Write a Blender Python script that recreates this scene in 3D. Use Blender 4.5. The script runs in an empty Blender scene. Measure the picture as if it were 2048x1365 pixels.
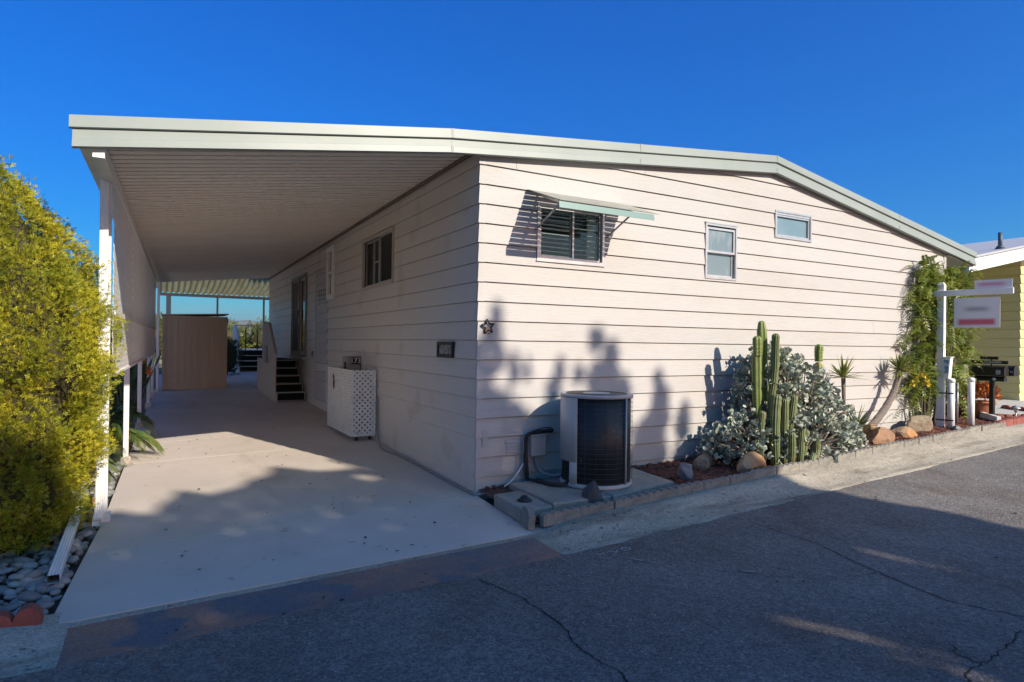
import bpy, bmesh, math, random
import numpy as np
from mathutils import Vector, Matrix
R = math.radians
rng = np.random.default_rng(11); random.seed(7)
scene = bpy.context.scene
COL = scene.collection

# ------------------------------------------------------------------ camera
cam_d = bpy.data.cameras.new('camera'); cam = bpy.data.objects.new('camera', cam_d); COL.objects.link(cam)
cam_d.sensor_width = 36.0; cam_d.lens = 22.089; cam_d.clip_start = 0.05; cam_d.clip_end = 20000
FW = Vector((0.4882, 0.8727, 0.0042)).normalized(); RT = Vector((0.8726, -0.4882, 0.0131))
RT = (RT - FW * RT.dot(FW)).normalized(); UP = RT.cross(FW)
cam.matrix_world = Matrix(((RT.x, UP.x, -FW.x, -2.873), (RT.y, UP.y, -FW.y, -5.856), (RT.z, UP.z, -FW.z, 1.572), (0, 0, 0, 1)))
scene.camera = cam
# ------------------------------------------------------------------ sky and sun
SUN_TRAVEL = Vector((-0.362, 1.0, -0.64)).normalized()
SUN_EL = math.asin(-SUN_TRAVEL.z); SUN_AZ = math.atan2(-SUN_TRAVEL.x, -SUN_TRAVEL.y)
world = bpy.data.worlds.new('World'); scene.world = world; world.use_nodes = True
wn = world.node_tree; wn.nodes.clear()
sky = wn.nodes.new('ShaderNodeTexSky'); sky.sky_type = 'NISHITA'; sky.sun_disc = False
sky.sun_elevation = SUN_EL; sky.sun_rotation = SUN_AZ; sky.altitude = 200; sky.air_density = 1.0; sky.dust_density = 3.1; sky.ozone_density = 6.0
# soften the very bright horizon and deepen the blue over the whole dome alike
def wmath(op, a, b):
    n_ = wn.nodes.new('ShaderNodeMath'); n_.operation = op
    for k_, v_ in enumerate((a, b)):
        if isinstance(v_, (int, float)): n_.inputs[k_].default_value = v_
        else: wn.links.new(v_, n_.inputs[k_])
    return n_.outputs[0]
sep = wn.nodes.new('ShaderNodeSeparateColor'); wn.links.new(sky.outputs[0], sep.inputs[0])
Bv = sep.outputs[2]; Bc = wmath('DIVIDE', wmath('MULTIPLY', Bv, 0.70), wmath('ADD', wmath('MULTIPLY', Bv, 0.12), 1.0))
comb = wn.nodes.new('ShaderNodeCombineColor')
for k_ in (0, 1): wn.links.new(wmath('MULTIPLY', wmath('POWER', wmath('DIVIDE', sep.outputs[k_], Bv), (4.2, 2.15)[k_]), Bc), comb.inputs[k_])
wn.links.new(Bc, comb.inputs[2])
bg = wn.nodes.new('ShaderNodeBackground'); bg.inputs['Strength'].default_value = 0.15
wo = wn.nodes.new('ShaderNodeOutputWorld')
wn.links.new(comb.outputs[0], bg.inputs['Color']); wn.links.new(bg.outputs[0], wo.inputs['Surface'])
sun_d = bpy.data.lights.new('sun', 'SUN'); sun_d.energy = 2.55; sun_d.angle = R(0.53); sun_d.color = (1.0, 0.895, 0.755)
sun = bpy.data.objects.new('sun', sun_d); COL.objects.link(sun); sun.location = (10, -30, 25)
sun.rotation_euler = SUN_TRAVEL.to_track_quat('-Z', 'Y').to_euler()
scene.render.engine = 'CYCLES'
scene.view_settings.view_transform = 'Standard'; scene.view_settings.look = 'None'
scene.view_settings.exposure = 1.40; scene.view_settings.gamma = 1.0
scene.cycles.use_denoising = True
scene.cycles.max_bounces = 12; scene.cycles.diffuse_bounces = 8; scene.cycles.transparent_max_bounces = 12
scene.cycles.sample_clamp_indirect = 6.0

# ------------------------------------------------------------------ helpers
def gz(x, y): return 0.028 * (min(max(x, -40), 40) + min(max(y, -40), 22))

def mat(name, col, rough=0.6, col2=None, nscale=4.0, ndetail=4.0, ncon=(0.35, 0.65), stretch=(1, 1, 1), bump=0.0, bscale=40.0,
        bstretch=None, metal=0.0, spec=0.5, obj_rand=0.0, island=0.0, transl=0.0, speck=None, coat=0.0, sheen=0.0):
    m = bpy.data.materials.new(name); m.use_nodes = True
    nt = m.node_tree; N = nt.nodes; L = nt.links
    b = N['Principled BSDF']; b.inputs['Roughness'].default_value = rough; b.inputs['Metallic'].default_value = metal
    b.inputs['Specular IOR Level'].default_value = spec
    if coat: b.inputs['Coat Weight'].default_value = coat
    tc = N.new('ShaderNodeTexCoord')
    def mapped(s):
        mp = N.new('ShaderNodeMapping'); mp.inputs['Scale'].default_value = s
        L.new(tc.outputs['Object'], mp.inputs['Vector']); return mp.outputs[0]
    out = None
    if col2 is not None:
        nz = N.new('ShaderNodeTexNoise'); nz.inputs['Scale'].default_value = nscale; nz.inputs['Detail'].default_value = ndetail
        nz.inputs['Roughness'].default_value = 0.6
        L.new(mapped(stretch), nz.inputs['Vector'])
        mr = N.new('ShaderNodeMapRange'); mr.inputs[1].default_value = ncon[0]; mr.inputs[2].default_value = ncon[1]
        L.new(nz.outputs[0], mr.inputs[0])
        mx = N.new('ShaderNodeMix'); mx.data_type = 'RGBA'; mx.inputs[6].default_value = (*col, 1); mx.inputs[7].default_value = (*col2, 1)
        L.new(mr.outputs[0], mx.inputs[0]); out = mx.outputs[2]
    if speck is not None:                         # (colour, scale, threshold)
        vz = N.new('ShaderNodeTexNoise'); vz.inputs['Scale'].default_value = speck[1]; vz.inputs['Detail'].default_value = 1.0
        L.new(mapped((1, 1, 1)), vz.inputs['Vector'])
        mr2 = N.new('ShaderNodeMapRange'); mr2.inputs[1].default_value = speck[2]; mr2.inputs[2].default_value = speck[2] + 0.08
        L.new(vz.outputs[0], mr2.inputs[0])
        mx2 = N.new('ShaderNodeMix'); mx2.data_type = 'RGBA'; mx2.inputs[7].default_value = (*speck[0], 1)
        L.new(mr2.outputs[0], mx2.inputs[0])
        if out is None: mx2.inputs[6].default_value = (*col, 1)
        else: L.new(out, mx2.inputs[6])
        out = mx2.outputs[2]
    if obj_rand or island:
        if island:
            g = N.new('ShaderNodeNewGeometry'); src = g.outputs['Random Per Island']; amt = island
        else:
            g = N.new('ShaderNodeObjectInfo'); src = g.outputs['Random']; amt = obj_rand
        mr3 = N.new('ShaderNodeMapRange'); mr3.inputs[3].default_value = 1 - amt; mr3.inputs[4].default_value = 1 + amt
        L.new(src, mr3.inputs[0])
        vm = N.new('ShaderNodeVectorMath'); vm.operation = 'SCALE'
        if out is None: vm.inputs[0].default_value = col
        else: L.new(out, vm.inputs[0])
        L.new(mr3.outputs[0], vm.inputs['Scale']); out = vm.outputs[0]
    if out is None: b.inputs['Base Color'].default_value = (*col, 1)
    else: L.new(out, b.inputs['Base Color'])
    if bump:
        bn = N.new('ShaderNodeTexNoise'); bn.inputs['Scale'].default_value = bscale; bn.inputs['Detail'].default_value = 5
        L.new(mapped(bstretch or stretch), bn.inputs['Vector'])
        bp = N.new('ShaderNodeBump'); bp.inputs['Strength'].default_value = bump; bp.inputs['Distance'].default_value = 0.02
        L.new(bn.outputs[0], bp.inputs['Height']); L.new(bp.outputs[0], b.inputs['Normal'])
    if transl:
        t = N.new('ShaderNodeBsdfTranslucent')
        if out is None: t.inputs['Color'].default_value = (*col, 1)
        else: L.new(out, t.inputs['Color'])
        ms = N.new('ShaderNodeMixShader'); ms.inputs[0].default_value = transl
        L.new(b.outputs[0], ms.inputs[1]); L.new(t.outputs[0], ms.inputs[2]); L.new(ms.outputs[0], N['Material Output'].inputs['Surface'])
    return m

def glass_mat(name, tint=(0.8, 0.85, 0.85), rough=0.02):
    m = bpy.data.materials.new(name); m.use_nodes = True
    nt = m.node_tree; N = nt.nodes; L = nt.links; N.remove(N['Principled BSDF'])
    t = N.new('ShaderNodeBsdfTransparent'); t.inputs[0].default_value = (*tint, 1)
    g = N.new('ShaderNodeBsdfGlossy'); g.inputs['Roughness'].default_value = rough
    f = N.new('ShaderNodeFresnel'); f.inputs[0].default_value = 1.38
    mx = N.new('ShaderNodeMixShader'); L.new(f.outputs[0], mx.inputs[0]); L.new(t.outputs[0], mx.inputs[1]); L.new(g.outputs[0], mx.inputs[2])
    L.new(mx.outputs[0], N['Material Output'].inputs['Surface']); return m

def seg_dirs(path):
    n = len(path); T = []
    for i in range(n):
        a = path[max(i - 1, 0)]; b = path[min(i + 1, n - 1)]
        d = (Vector(b) - Vector(a)); T.append(d.normalized() if d.length > 1e-9 else Vector((0, 0, 1)))
    return T

class MB:
    def __init__(s, M=None): s.v = []; s.f = []; s.M = M or Matrix.Identity(4); s.smooth = []; s.sm = False
    def P(s, p): s.v.append(tuple(s.M @ Vector(p))); return len(s.v) - 1
    def F(s, *i): s.f.append(tuple(i)); s.smooth.append(s.sm)
    def hexa(s, p):                     # 8 points: 4 bottom ccw, 4 top ccw
        i = [s.P(q) for q in p]
        for a in ((3, 2, 1, 0), (4, 5, 6, 7), (0, 1, 5, 4), (1, 2, 6, 5), (2, 3, 7, 6), (3, 0, 4, 7)): s.F(*[i[k] for k in a])
        return s
    def box(s, x0, x1, y0, y1, z0, z1):
        return s.hexa([(x0, y0, z0), (x1, y0, z0), (x1, y1, z0), (x0, y1, z0), (x0, y0, z1), (x1, y0, z1), (x1, y1, z1), (x0, y1, z1)])
    def bbox(s, x0, x1, y0, y1, z0, z1, b=0.006):      # box with chamfered vertical/top edges
        b = min(b, (x1 - x0) / 3, (y1 - y0) / 3, (z1 - z0) / 3)
        ring = lambda e, z: [(x0 + e, y0, z), (x1 - e, y0, z), (x1, y0 + e, z), (x1, y1 - e, z), (x1 - e, y1, z), (x0 + e, y1, z), (x0, y1 - e, z), (x0, y0 + e, z)]
        ins = lambda d, z: [(x0 + d + b, y0 + d, z), (x1 - d - b, y0 + d, z), (x1 - d, y0 + d + b, z), (x1 - d, y1 - d - b, z), (x1 - d - b, y1 - d, z), (x0 + d + b, y1 - d, z), (x0 + d, y1 - d - b, z), (x0 + d, y0 + d + b, z)]
        rs = [[s.P(p) for p in r] for r in (ins(b, z0), ins(0, z0 + b), ins(0, z1 - b), ins(b, z1))]
        for a, c in zip(rs, rs[1:]):
            for i in range(8): s.F(a[i], a[(i + 1) % 8], c[(i + 1) % 8], c[i])
        s.F(*rs[0][::-1]); s.F(*rs[-1]); return s
    def mbox(s, f, u0, u1, d0, d1, z0, z1):            # box in wall coordinates
        return s.hexa([f(u0, d1, z0), f(u1, d1, z0), f(u1, d0, z0), f(u0, d0, z0), f(u0, d1, z1), f(u1, d1, z1), f(u1, d0, z1), f(u0, d0, z1)])
    def tube(s, path, r, n=8, caps=True, rib=0.0, ribs=0):
        path = [Vector(p) for p in path]; T = seg_dirs(path)
        ref = Vector((0, 0, 1)) if abs(T[0].z) < 0.9 else Vector((1, 0, 0))
        A = T[0].cross(ref).normalized(); rings = []
        old = s.sm; s.sm = True
        for i, p in enumerate(path):
            A = (A - T[i] * A.dot(T[i])).normalized(); B = T[i].cross(A)
            rr = r[i] if isinstance(r, (list, tuple)) else r; ring = []
            for k in range(n):
                a = 2 * math.pi * k / n; q = rr * (1 + rib * math.cos(ribs * a)) if ribs else rr
                ring.append(s.P(p + A * math.cos(a) * q + B * math.sin(a) * q))
            rings.append(ring)
        for a, b in zip(rings, rings[1:]):
            for k in range(n): s.F(a[k], a[(k + 1) % n], b[(k + 1) % n], b[k])
        s.sm = old
        if caps: s.F(*rings[0][::-1]); s.F(*rings[-1])
        return s
    def lathe(s, prof, c=(0, 0, 0), n=24, cap=True):
        old = s.sm; s.sm = True; rings = []
        for r, z in prof: rings.append([s.P((c[0] + r * math.cos(2 * math.pi * k / n), c[1] + r * math.sin(2 * math.pi * k / n), c[2] + z)) for k in range(n)])
        for a, b in zip(rings, rings[1:]):
            for k in range(n): s.F(a[k], a[(k + 1) % n], b[(k + 1) % n], b[k])
        s.sm = old
        if cap: s.F(*rings[0][::-1]); s.F(*rings[-1])
        return s
    def prism(s, poly, f0, f1):         # polygon list -> extruded between point functions
        a = [s.P(f0(*p)) for p in poly]; b = [s.P(f1(*p)) for p in poly]; n = len(poly)
        s.F(*a[::-1]); s.F(*b)
        for i in range(n): s.F(a[i], a[(i + 1) % n], b[(i + 1) % n], b[i])
        return s

WO = {}
def finish(name, me, m, parent=None, kind=None):
    o = bpy.data.objects.new(name, me); COL.objects.link(o)
    if m is not None: me.materials.append(m)
    if parent is not None: o.parent = parent
    if kind: o['kind'] = kind
    return o
def world_loc(p): return WO.get(p.name, Vector((0, 0, 0))) if p is not None else Vector((0, 0, 0))
def build(name, mb, m, parent=None, kind=None, recalc=True):
    o0 = world_loc(parent)
    me = bpy.data.meshes.new(name); me.from_pydata([(a - o0.x, b - o0.y, c - o0.z) for a, b, c in mb.v], [], mb.f)
    me.polygons.foreach_set('use_smooth', mb.smooth)
    if recalc:
        bm = bmesh.new(); bm.from_mesh(me); bmesh.ops.recalc_face_normals(bm, faces=bm.faces); bm.to_mesh(me); bm.free()
    me.update()
    o = finish(name, me, m, parent, kind); WO[o.name] = o0; return o
def arrays(name, V, Fc, m, parent=None, kind=None, smooth=False, attr=None):
    o0 = world_loc(parent)
    V = np.asarray(V, np.float32) - np.array(o0, np.float32); Fc = np.asarray(Fc, np.int32)
    me = bpy.data.meshes.new(name); k = Fc.shape[1]
    me.vertices.add(len(V)); me.vertices.foreach_set('co', V.ravel())
    me.loops.add(Fc.size); me.loops.foreach_set('vertex_index', Fc.ravel())
    me.polygons.add(len(Fc)); me.polygons.foreach_set('loop_start', np.arange(0, Fc.size, k, dtype=np.int32))
    if smooth: me.polygons.foreach_set('use_smooth', np.ones(len(Fc), bool))
    me.update(calc_edges=True); me.validate()
    o = finish(name, me, m, parent, kind); WO[o.name] = o0; return o
def tag(o, label, cat, group=None):
    o['label'] = label; o['category'] = cat
    if group: o['group'] = group
    return o
def thing(name, loc, label, cat, group=None):
    o = bpy.data.objects.new(name, None); COL.objects.link(o); o.location = loc; o.empty_display_size = 0.1
    WO[o.name] = Vector(loc); return tag(o, label, cat, group)
def solo(name, mb, m, loc, label, cat, group=None):
    o0 = Vector(loc); me = bpy.data.meshes.new(name); me.from_pydata([tuple(Vector(p) - o0) for p in mb.v], [], mb.f)
    me.polygons.foreach_set('use_smooth', mb.smooth)
    bm = bmesh.new(); bm.from_mesh(me); bmesh.ops.recalc_face_normals(bm, faces=bm.faces); bm.to_mesh(me); bm.free()
    o = finish(name, me, m); o.location = loc; WO[o.name] = o0; return tag(o, label, cat, group)
def inst(tv, tf, Rm, T):                 # replicate a template: Rm (N,3,3), T (N,3)
    tv = np.asarray(tv, float); tf = np.asarray(tf)
    V = np.einsum('nij,kj->nki', Rm, tv) + T[:, None, :]
    Fc = tf[None] + (np.arange(len(T)) * len(tv))[:, None, None]
    return V.reshape(-1, 3), Fc.reshape(-1, tf.shape[1])
def frames(D, roll=None):                # rotation matrices whose local +Y is D, local Z random/up-ish
    D = D / np.linalg.norm(D, axis=1, keepdims=True)
    up = rng.normal(size=D.shape) if roll is None else np.tile(np.array(roll, float), (len(D), 1)) + rng.normal(size=D.shape) * 0.25
    X = np.cross(D, up); X /= np.linalg.norm(X, axis=1, keepdims=True) + 1e-9
    Z = np.cross(X, D); return np.stack([X, D, Z], axis=2)
def clip_poly(poly, x0, x1, y0, y1):
    for ax, lim, sg in ((0, x0, 1), (0, x1, -1), (1, y0, 1), (1, y1, -1)):
        out = []
        for i in range(len(poly)):
            a, b = poly[i - 1], poly[i]; ia = sg * (a[ax] - lim) >= 0; ib = sg * (b[ax] - lim) >= 0
            if ia != ib:
                t = (lim - a[ax]) / (b[ax] - a[ax]); out.append((a[0] + t * (b[0] - a[0]), a[1] + t * (b[1] - a[1])))
            if ib: out.append(b)
        poly = out
        if len(poly) < 3: return []
    return poly
def lattice(f, u0, u1, z0, z1, pitch=0.07, w=0.036, th=0.006):   # two layers of real diagonal slats
    mb = MB(); s2 = math.sqrt(2); step = pitch * s2
    for sg, da, db in ((1, 0.0, th), (-1, th + 0.001, 2 * th + 0.001)):
        lo, hi = (u0 - z1, u1 - z0) if sg > 0 else (u0 + z0, u1 + z1)
        c = lo
        while c < hi:
            h = w * s2 / 2
            big = 50
            pl = [(c - h - sg * big, -big), (c + h - sg * big, -big), (c + h + sg * big, big), (c - h + sg * big, big)]
            pl = clip_poly(pl, u0, u1, z0, z1)
            if pl: mb.prism(pl, lambda u, z: f(u, da, z), lambda u, z: f(u, db, z))
            c += step
    return mb
def text_mesh(s, size, f, name, m, parent, depth=0.002, align='CENTER'):
    cu = bpy.data.curves.new('txt', 'FONT'); cu.body = s; cu.size = size; cu.align_x = align; cu.align_y = 'CENTER'; cu.extrude = depth
    to = bpy.data.objects.new('txt', cu); COL.objects.link(to)
    dg = bpy.context.evaluated_depsgraph_get(); me = bpy.data.meshes.new_from_object(to.evaluated_get(dg))
    bpy.data.objects.remove(to)
    o0 = world_loc(parent)
    for v in me.vertices:
        v.co = Vector(f(v.co.x, v.co.z, v.co.y)) - o0
    o = finish(name, me, m, parent); WO[o.name] = o0; return o
def rock(name, c, size, m, label, seed, rotz=0.0, sharp=0.35):
    r = random.Random(seed); bm = bmesh.new(); bmesh.ops.create_icosphere(bm, subdivisions=3, radius=1.0)
    planes = [(Vector((r.uniform(-1, 1), r.uniform(-1, 1), r.uniform(-0.4, 1))).normalized(), r.uniform(0.55, 0.85)) for _ in range(9)]
    for v in bm.verts:
        p = v.co.copy()
        for n, d in planes:
            k = p.dot(n) - d
            if k > 0: p -= n * k * (0.75 + sharp * 0.6 if sharp < 0.4 else 1.0)
        p += Vector((r.uniform(-1, 1), r.uniform(-1, 1), r.uniform(-1, 1))) * 0.025
        v.co = Vector((p.x * size[0], p.y * size[1], p.z * size[2]))
    me = bpy.data.meshes.new(name); bm.to_mesh(me); bm.free()
    o = finish(name, me, m); o.location = (c[0], c[1], gz(c[0], c[1]) + 0.04 + size[2] * 0.62); o.rotation_euler = (r.uniform(-.15, .15), r.uniform(-.15, .15), rotz)
    WO[o.name] = Vector(o.location); return tag(o, label, 'rock', 'rocks in the planting bed')

# ------------------------------------------------------------------ materials
M = {}
M['siding'] = mat('siding_paint', (0.468, 0.447, 0.426), 0.55, (0.436, 0.415, 0.394), 3.0, 6, (0.3, 0.7), (1.2, 1.2, 14), 0.22, 16, (0.35, 0.35, 9), obj_rand=0.025, spec=0.35)
M['siding2'] = mat('siding_patched_shade_lift', (0.60, 0.55, 0.50), 0.5, (0.56, 0.51, 0.46), 3.0, 6, (0.3, 0.7), (1.2, 1.2, 14), 0.22, 16, (0.35, 0.35, 9), obj_rand=0.025, spec=0.4, speck=((0.52, 0.465, 0.41), 1.9, 0.63))  # front paint lightened and warmed to lift the shaded side, plus touch-up patches
M['backing'] = mat('wall_backing', (0.25, 0.2, 0.17), 0.9)
M['fascia'] = mat('sage_metal', (0.30, 0.33, 0.305), 0.42, (0.255, 0.29, 0.265), 1.2, 5, (0.35, 0.7), (1, 1, 1), 0.03, 6, spec=0.4)
M['roof'] = mat('roof_white', (0.6, 0.6, 0.57), 0.6, (0.5, 0.5, 0.48), 2)
M['pan'] = mat('carport_pan', (0.88, 0.80, 0.70), 0.5, (0.84, 0.75, 0.65), 1.2, 4, stretch=(1, 4, 1), obj_rand=0.03)
M['white'] = mat('white_paint', (0.80, 0.79, 0.77), 0.45, (0.70, 0.69, 0.66), 6, 4, (0.45, 0.75))
M['whitemetal'] = mat('white_metal', (0.76, 0.75, 0.73), 0.35, (0.66, 0.65, 0.63), 5, 4, (0.5, 0.8))
M['alu'] = mat('aluminium', (0.55, 0.55, 0.54), 0.35, (0.48, 0.47, 0.46), 8, metal=0.6)
M['bronze'] = mat('bronze_frame', (0.22, 0.19, 0.16), 0.4, metal=0.3)
M['glass'] = glass_mat('window_glass')
M['frost'] = mat('obscure_glass', (0.17, 0.215, 0.235), 0.15, (0.30, 0.34, 0.35), 2.2, 2, (0.52, 0.75), (3.5, 1, 1.1), 0.015, 5, spec=0.8)
M['dark'] = mat('dark_interior', (0.016, 0.015, 0.014), 0.8)
M['curtain'] = mat('curtain', (0.5, 0.49, 0.46), 0.85, (0.42, 0.41, 0.39), 12, stretch=(6, 6, 1))
M['concrete'] = mat('driveway_paint', (0.60, 0.53, 0.465), 0.7, (0.46, 0.40, 0.345), 0.9, 9, (0.35, 0.85), (1, 1, 1), 0.06, 90, speck=((0.42, 0.35, 0.30), 9.0, 0.70), obj_rand=0.02)
M['joint'] = mat('joint_filler', (0.72, 0.65, 0.58), 0.8)
M['curb'] = mat('curb_concrete', (0.42, 0.375, 0.295), 0.85, (0.31, 0.27, 0.21), 2.2, 8, (0.35, 0.68), (0.6, 1.6, 1), 0.25, 60, speck=((0.12, 0.11, 0.095), 22.0, 0.66))
M['apron'] = mat('stained_apron', (0.15, 0.125, 0.125), 0.75, (0.30, 0.165, 0.115), 1.3, 7, (0.42, 0.62), (0.7, 1.4, 1), 0.15, 70, speck=((0.12, 0.12, 0.135), 3.0, 0.58))
M['asphalt'] = mat('asphalt', (0.118, 0.108, 0.099), 0.9, (0.172, 0.158, 0.145), 0.8, 9, (0.33, 0.68), (1, 1, 1), 0.6, 55, speck=((0.26, 0.24, 0.22), 70.0, 0.64))
M['crack'] = mat('crack_dark', (0.012, 0.011, 0.010), 0.95)
M['chalk'] = mat('chalk', (0.42, 0.42, 0.42), 0.9, (0.10, 0.1, 0.1), 14, 4, (0.45, 0.6))
M['mulchbed'] = mat('mulch_base', (0.085, 0.04, 0.028), 0.95, (0.14, 0.06, 0.04), 12, 5, bump=0.8, bscale=40)
M['mulch'] = mat('mulch_chips', (0.22, 0.075, 0.045), 0.85, (0.13, 0.05, 0.035), 3, 3, island=0.45)
M['edging'] = mat('edging_concrete', (0.27, 0.25, 0.21), 0.9, (0.19, 0.175, 0.15), 7, 6, (0.35, 0.7), (1, 1, 1), 0.35, 70, obj_rand=0.12)
M['rededge'] = mat('red_edging', (0.30, 0.085, 0.06), 0.85, (0.22, 0.065, 0.05), 9, 5, bump=0.3, bscale=60, obj_rand=0.1)
M['pad'] = mat('pad_concrete', (0.33, 0.30, 0.26), 0.85, (0.25, 0.225, 0.195), 5, 7, (0.35, 0.7), (1, 1, 1), 0.2, 60)
M['acpaint'] = mat('ac_paint', (0.48, 0.46, 0.435), 0.45, (0.43, 0.41, 0.385), 3, 5, (0.4, 0.75))
M['accoil'] = mat('ac_coil', (0.017, 0.018, 0.02), 0.5, (0.035, 0.036, 0.036), 30, 3, (0.4, 0.75), (1, 1, 3), speck=((0.14, 0.14, 0.13), 16, 0.74))
M['acwire'] = mat('ac_wire', (0.09, 0.09, 0.088), 0.45)
M['black'] = mat('black_rubber', (0.014, 0.014, 0.014), 0.6, (0.03, 0.03, 0.03), 10)
M['blackmetal'] = mat('black_metal', (0.016, 0.015, 0.014), 0.4, spec=0.5)
M['carpet'] = mat('black_carpet', (0.006, 0.006, 0.006), 0.95, bump=0.4, bscale=200)
M['tanwood'] = mat('tan_wood', (0.58, 0.46, 0.31), 0.65, (0.52, 0.41, 0.27), 3, 6, (0.3, 0.7), (8, 8, 0.8), 0.2, 14, obj_rand=0.03)
M['stepwood'] = mat('step_paint', (0.50, 0.43, 0.36), 0.6, (0.43, 0.37, 0.31), 4, 5, (0.35, 0.7), (6, 6, 1), 0.1, 20)
M['whitewood'] = mat('white_wood', (0.66, 0.64, 0.6), 0.6, (0.58, 0.56, 0.52), 5, 5)
M['greymetal'] = mat('grey_box', (0.30, 0.30, 0.295), 0.5, (0.24, 0.24, 0.235), 6, 4)
M['greyconduit'] = mat('grey_conduit', (0.24, 0.24, 0.24), 0.5)
M['stone1'] = mat('stone_grey', (0.28, 0.28, 0.27), 0.55, (0.18, 0.185, 0.19), 9, 5, obj_rand=0.4, spec=0.4)
M['stonebed'] = mat('stone_bed_soil', (0.05, 0.045, 0.04), 0.95)
M['fiber'] = mat('fiberglass', (0.42, 0.40, 0.22), 0.5, (0.30, 0.27, 0.14), 2, 5, stretch=(4, 0.6, 1), transl=0.35)
M['yellow'] = mat('yellow_siding', (0.60, 0.56, 0.27), 0.6, (0.55, 0.51, 0.235), 3, 5, stretch=(1, 1, 10), bump=0.1, bscale=14, bstretch=(.3, .3, 8), obj_rand=0.03)
M['terracotta'] = mat('terracotta', (0.46, 0.165, 0.075), 0.75, (0.38, 0.14, 0.07), 6)
M['galv'] = mat('galvanised', (0.38, 0.39, 0.39), 0.45, metal=0.5)
M['soil'] = mat('dry_soil', (0.16, 0.13, 0.09), 0.95, (0.11, 0.10, 0.06), 0.5, 6)
M['bark'] = mat('bark', (0.13, 0.10, 0.075), 0.9, (0.08, 0.06, 0.045), 20, 5, stretch=(1, 1, 4), bump=0.6, bscale=60)
M['paleb'] = mat('pale_bark', (0.23, 0.19, 0.155), 0.9, (0.15, 0.12, 0.10), 30, 4, stretch=(1, 1, 3), bump=0.5, bscale=50)

def aggregate(m, scale, lo, hi):            # coarse stone grains multiplied into the colour
    N = m.node_tree.nodes; L = m.node_tree.links; b = N['Principled BSDF']; src = b.inputs['Base Color'].links[0].from_socket
    tc = N.new('ShaderNodeTexCoord'); v = N.new('ShaderNodeTexVoronoi'); v.inputs['Scale'].default_value = scale; L.new(tc.outputs['Object'], v.inputs['Vector'])
    sp = N.new('ShaderNodeSeparateColor'); L.new(v.outputs['Color'], sp.inputs[0]); mr = N.new('ShaderNodeMapRange'); mr.inputs[3].default_value = lo; mr.inputs[4].default_value = hi; L.new(sp.outputs[0], mr.inputs[0])
    v2 = N.new('ShaderNodeTexVoronoi'); v2.inputs['Scale'].default_value = scale * .28; L.new(tc.outputs['Object'], v2.inputs['Vector']); sp2 = N.new('ShaderNodeSeparateColor'); L.new(v2.outputs['Color'], sp2.inputs[0])
    mr2 = N.new('ShaderNodeMapRange'); mr2.inputs[3].default_value = 1 - (1 - lo) * .35; mr2.inputs[4].default_value = 1 + (hi - 1) * .35; L.new(sp2.outputs[1], mr2.inputs[0])
    mm = N.new('ShaderNodeMath'); mm.operation = 'MULTIPLY'; L.new(mr.outputs[0], mm.inputs[0]); L.new(mr2.outputs[0], mm.inputs[1])
    vm = N.new('ShaderNodeVectorMath'); vm.operation = 'SCALE'; L.new(src, vm.inputs[0]); L.new(mm.outputs[0], vm.inputs['Scale']); L.new(vm.outputs[0], b.inputs['Base Color'])
def blotch(m, scale, col, lo, hi, stretch=(1, 1, 1), seed=0.0):   # wide stains with their own shape
    N = m.node_tree.nodes; L = m.node_tree.links; b = N['Principled BSDF']; src = b.inputs['Base Color'].links[0].from_socket
    tc = N.new('ShaderNodeTexCoord'); mp = N.new('ShaderNodeMapping'); mp.inputs['Scale'].default_value = stretch; mp.inputs['Location'].default_value = (seed, seed * .7, 0); L.new(tc.outputs['Object'], mp.inputs['Vector'])
    n = N.new('ShaderNodeTexNoise'); n.inputs['Scale'].default_value = scale; n.inputs['Detail'].default_value = 6; n.inputs['Roughness'].default_value = .65; L.new(mp.outputs[0], n.inputs['Vector'])
    mr = N.new('ShaderNodeMapRange'); mr.inputs[1].default_value = lo; mr.inputs[2].default_value = hi; L.new(n.outputs[0], mr.inputs[0])
    mx = N.new('ShaderNodeMix'); mx.data_type = 'RGBA'; mx.blend_type = 'MULTIPLY'; mx.inputs[7].default_value = (*col, 1); L.new(mr.outputs[0], mx.inputs[0]); L.new(src, mx.inputs[6]); L.new(mx.outputs[2], b.inputs['Base Color'])
aggregate(M['asphalt'], 85, .62, 1.4); blotch(M['asphalt'], .55, (.72, .62, .55), .5, .68); blotch(M['asphalt'], .9, (1.35, 1.35, 1.35), .56, .75, (1, .6, 1), 3.3)
aggregate(M['curb'], 130, .72, 1.3); blotch(M['curb'], 1.1, (.42, .39, .35), .5, .7, (.6, 2.6, 1), 1.7)
aggregate(M['apron'], 140, .8, 1.25); aggregate(M['edging'], 150, .75, 1.25); aggregate(M['pad'], 160, .8, 1.2)
blotch(M['concrete'], .7, (.80, .77, .75), .55, .72, (1.6, .5, 1), 5.0); blotch(M['concrete'], 6, (.72, .68, .65), .66, .78, (1, 1, 1), 9.0)
blotch(M['siding'], .55, (.95, .93, .90), .5, .7, (1, 1, 2.5), 2.0)

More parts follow.
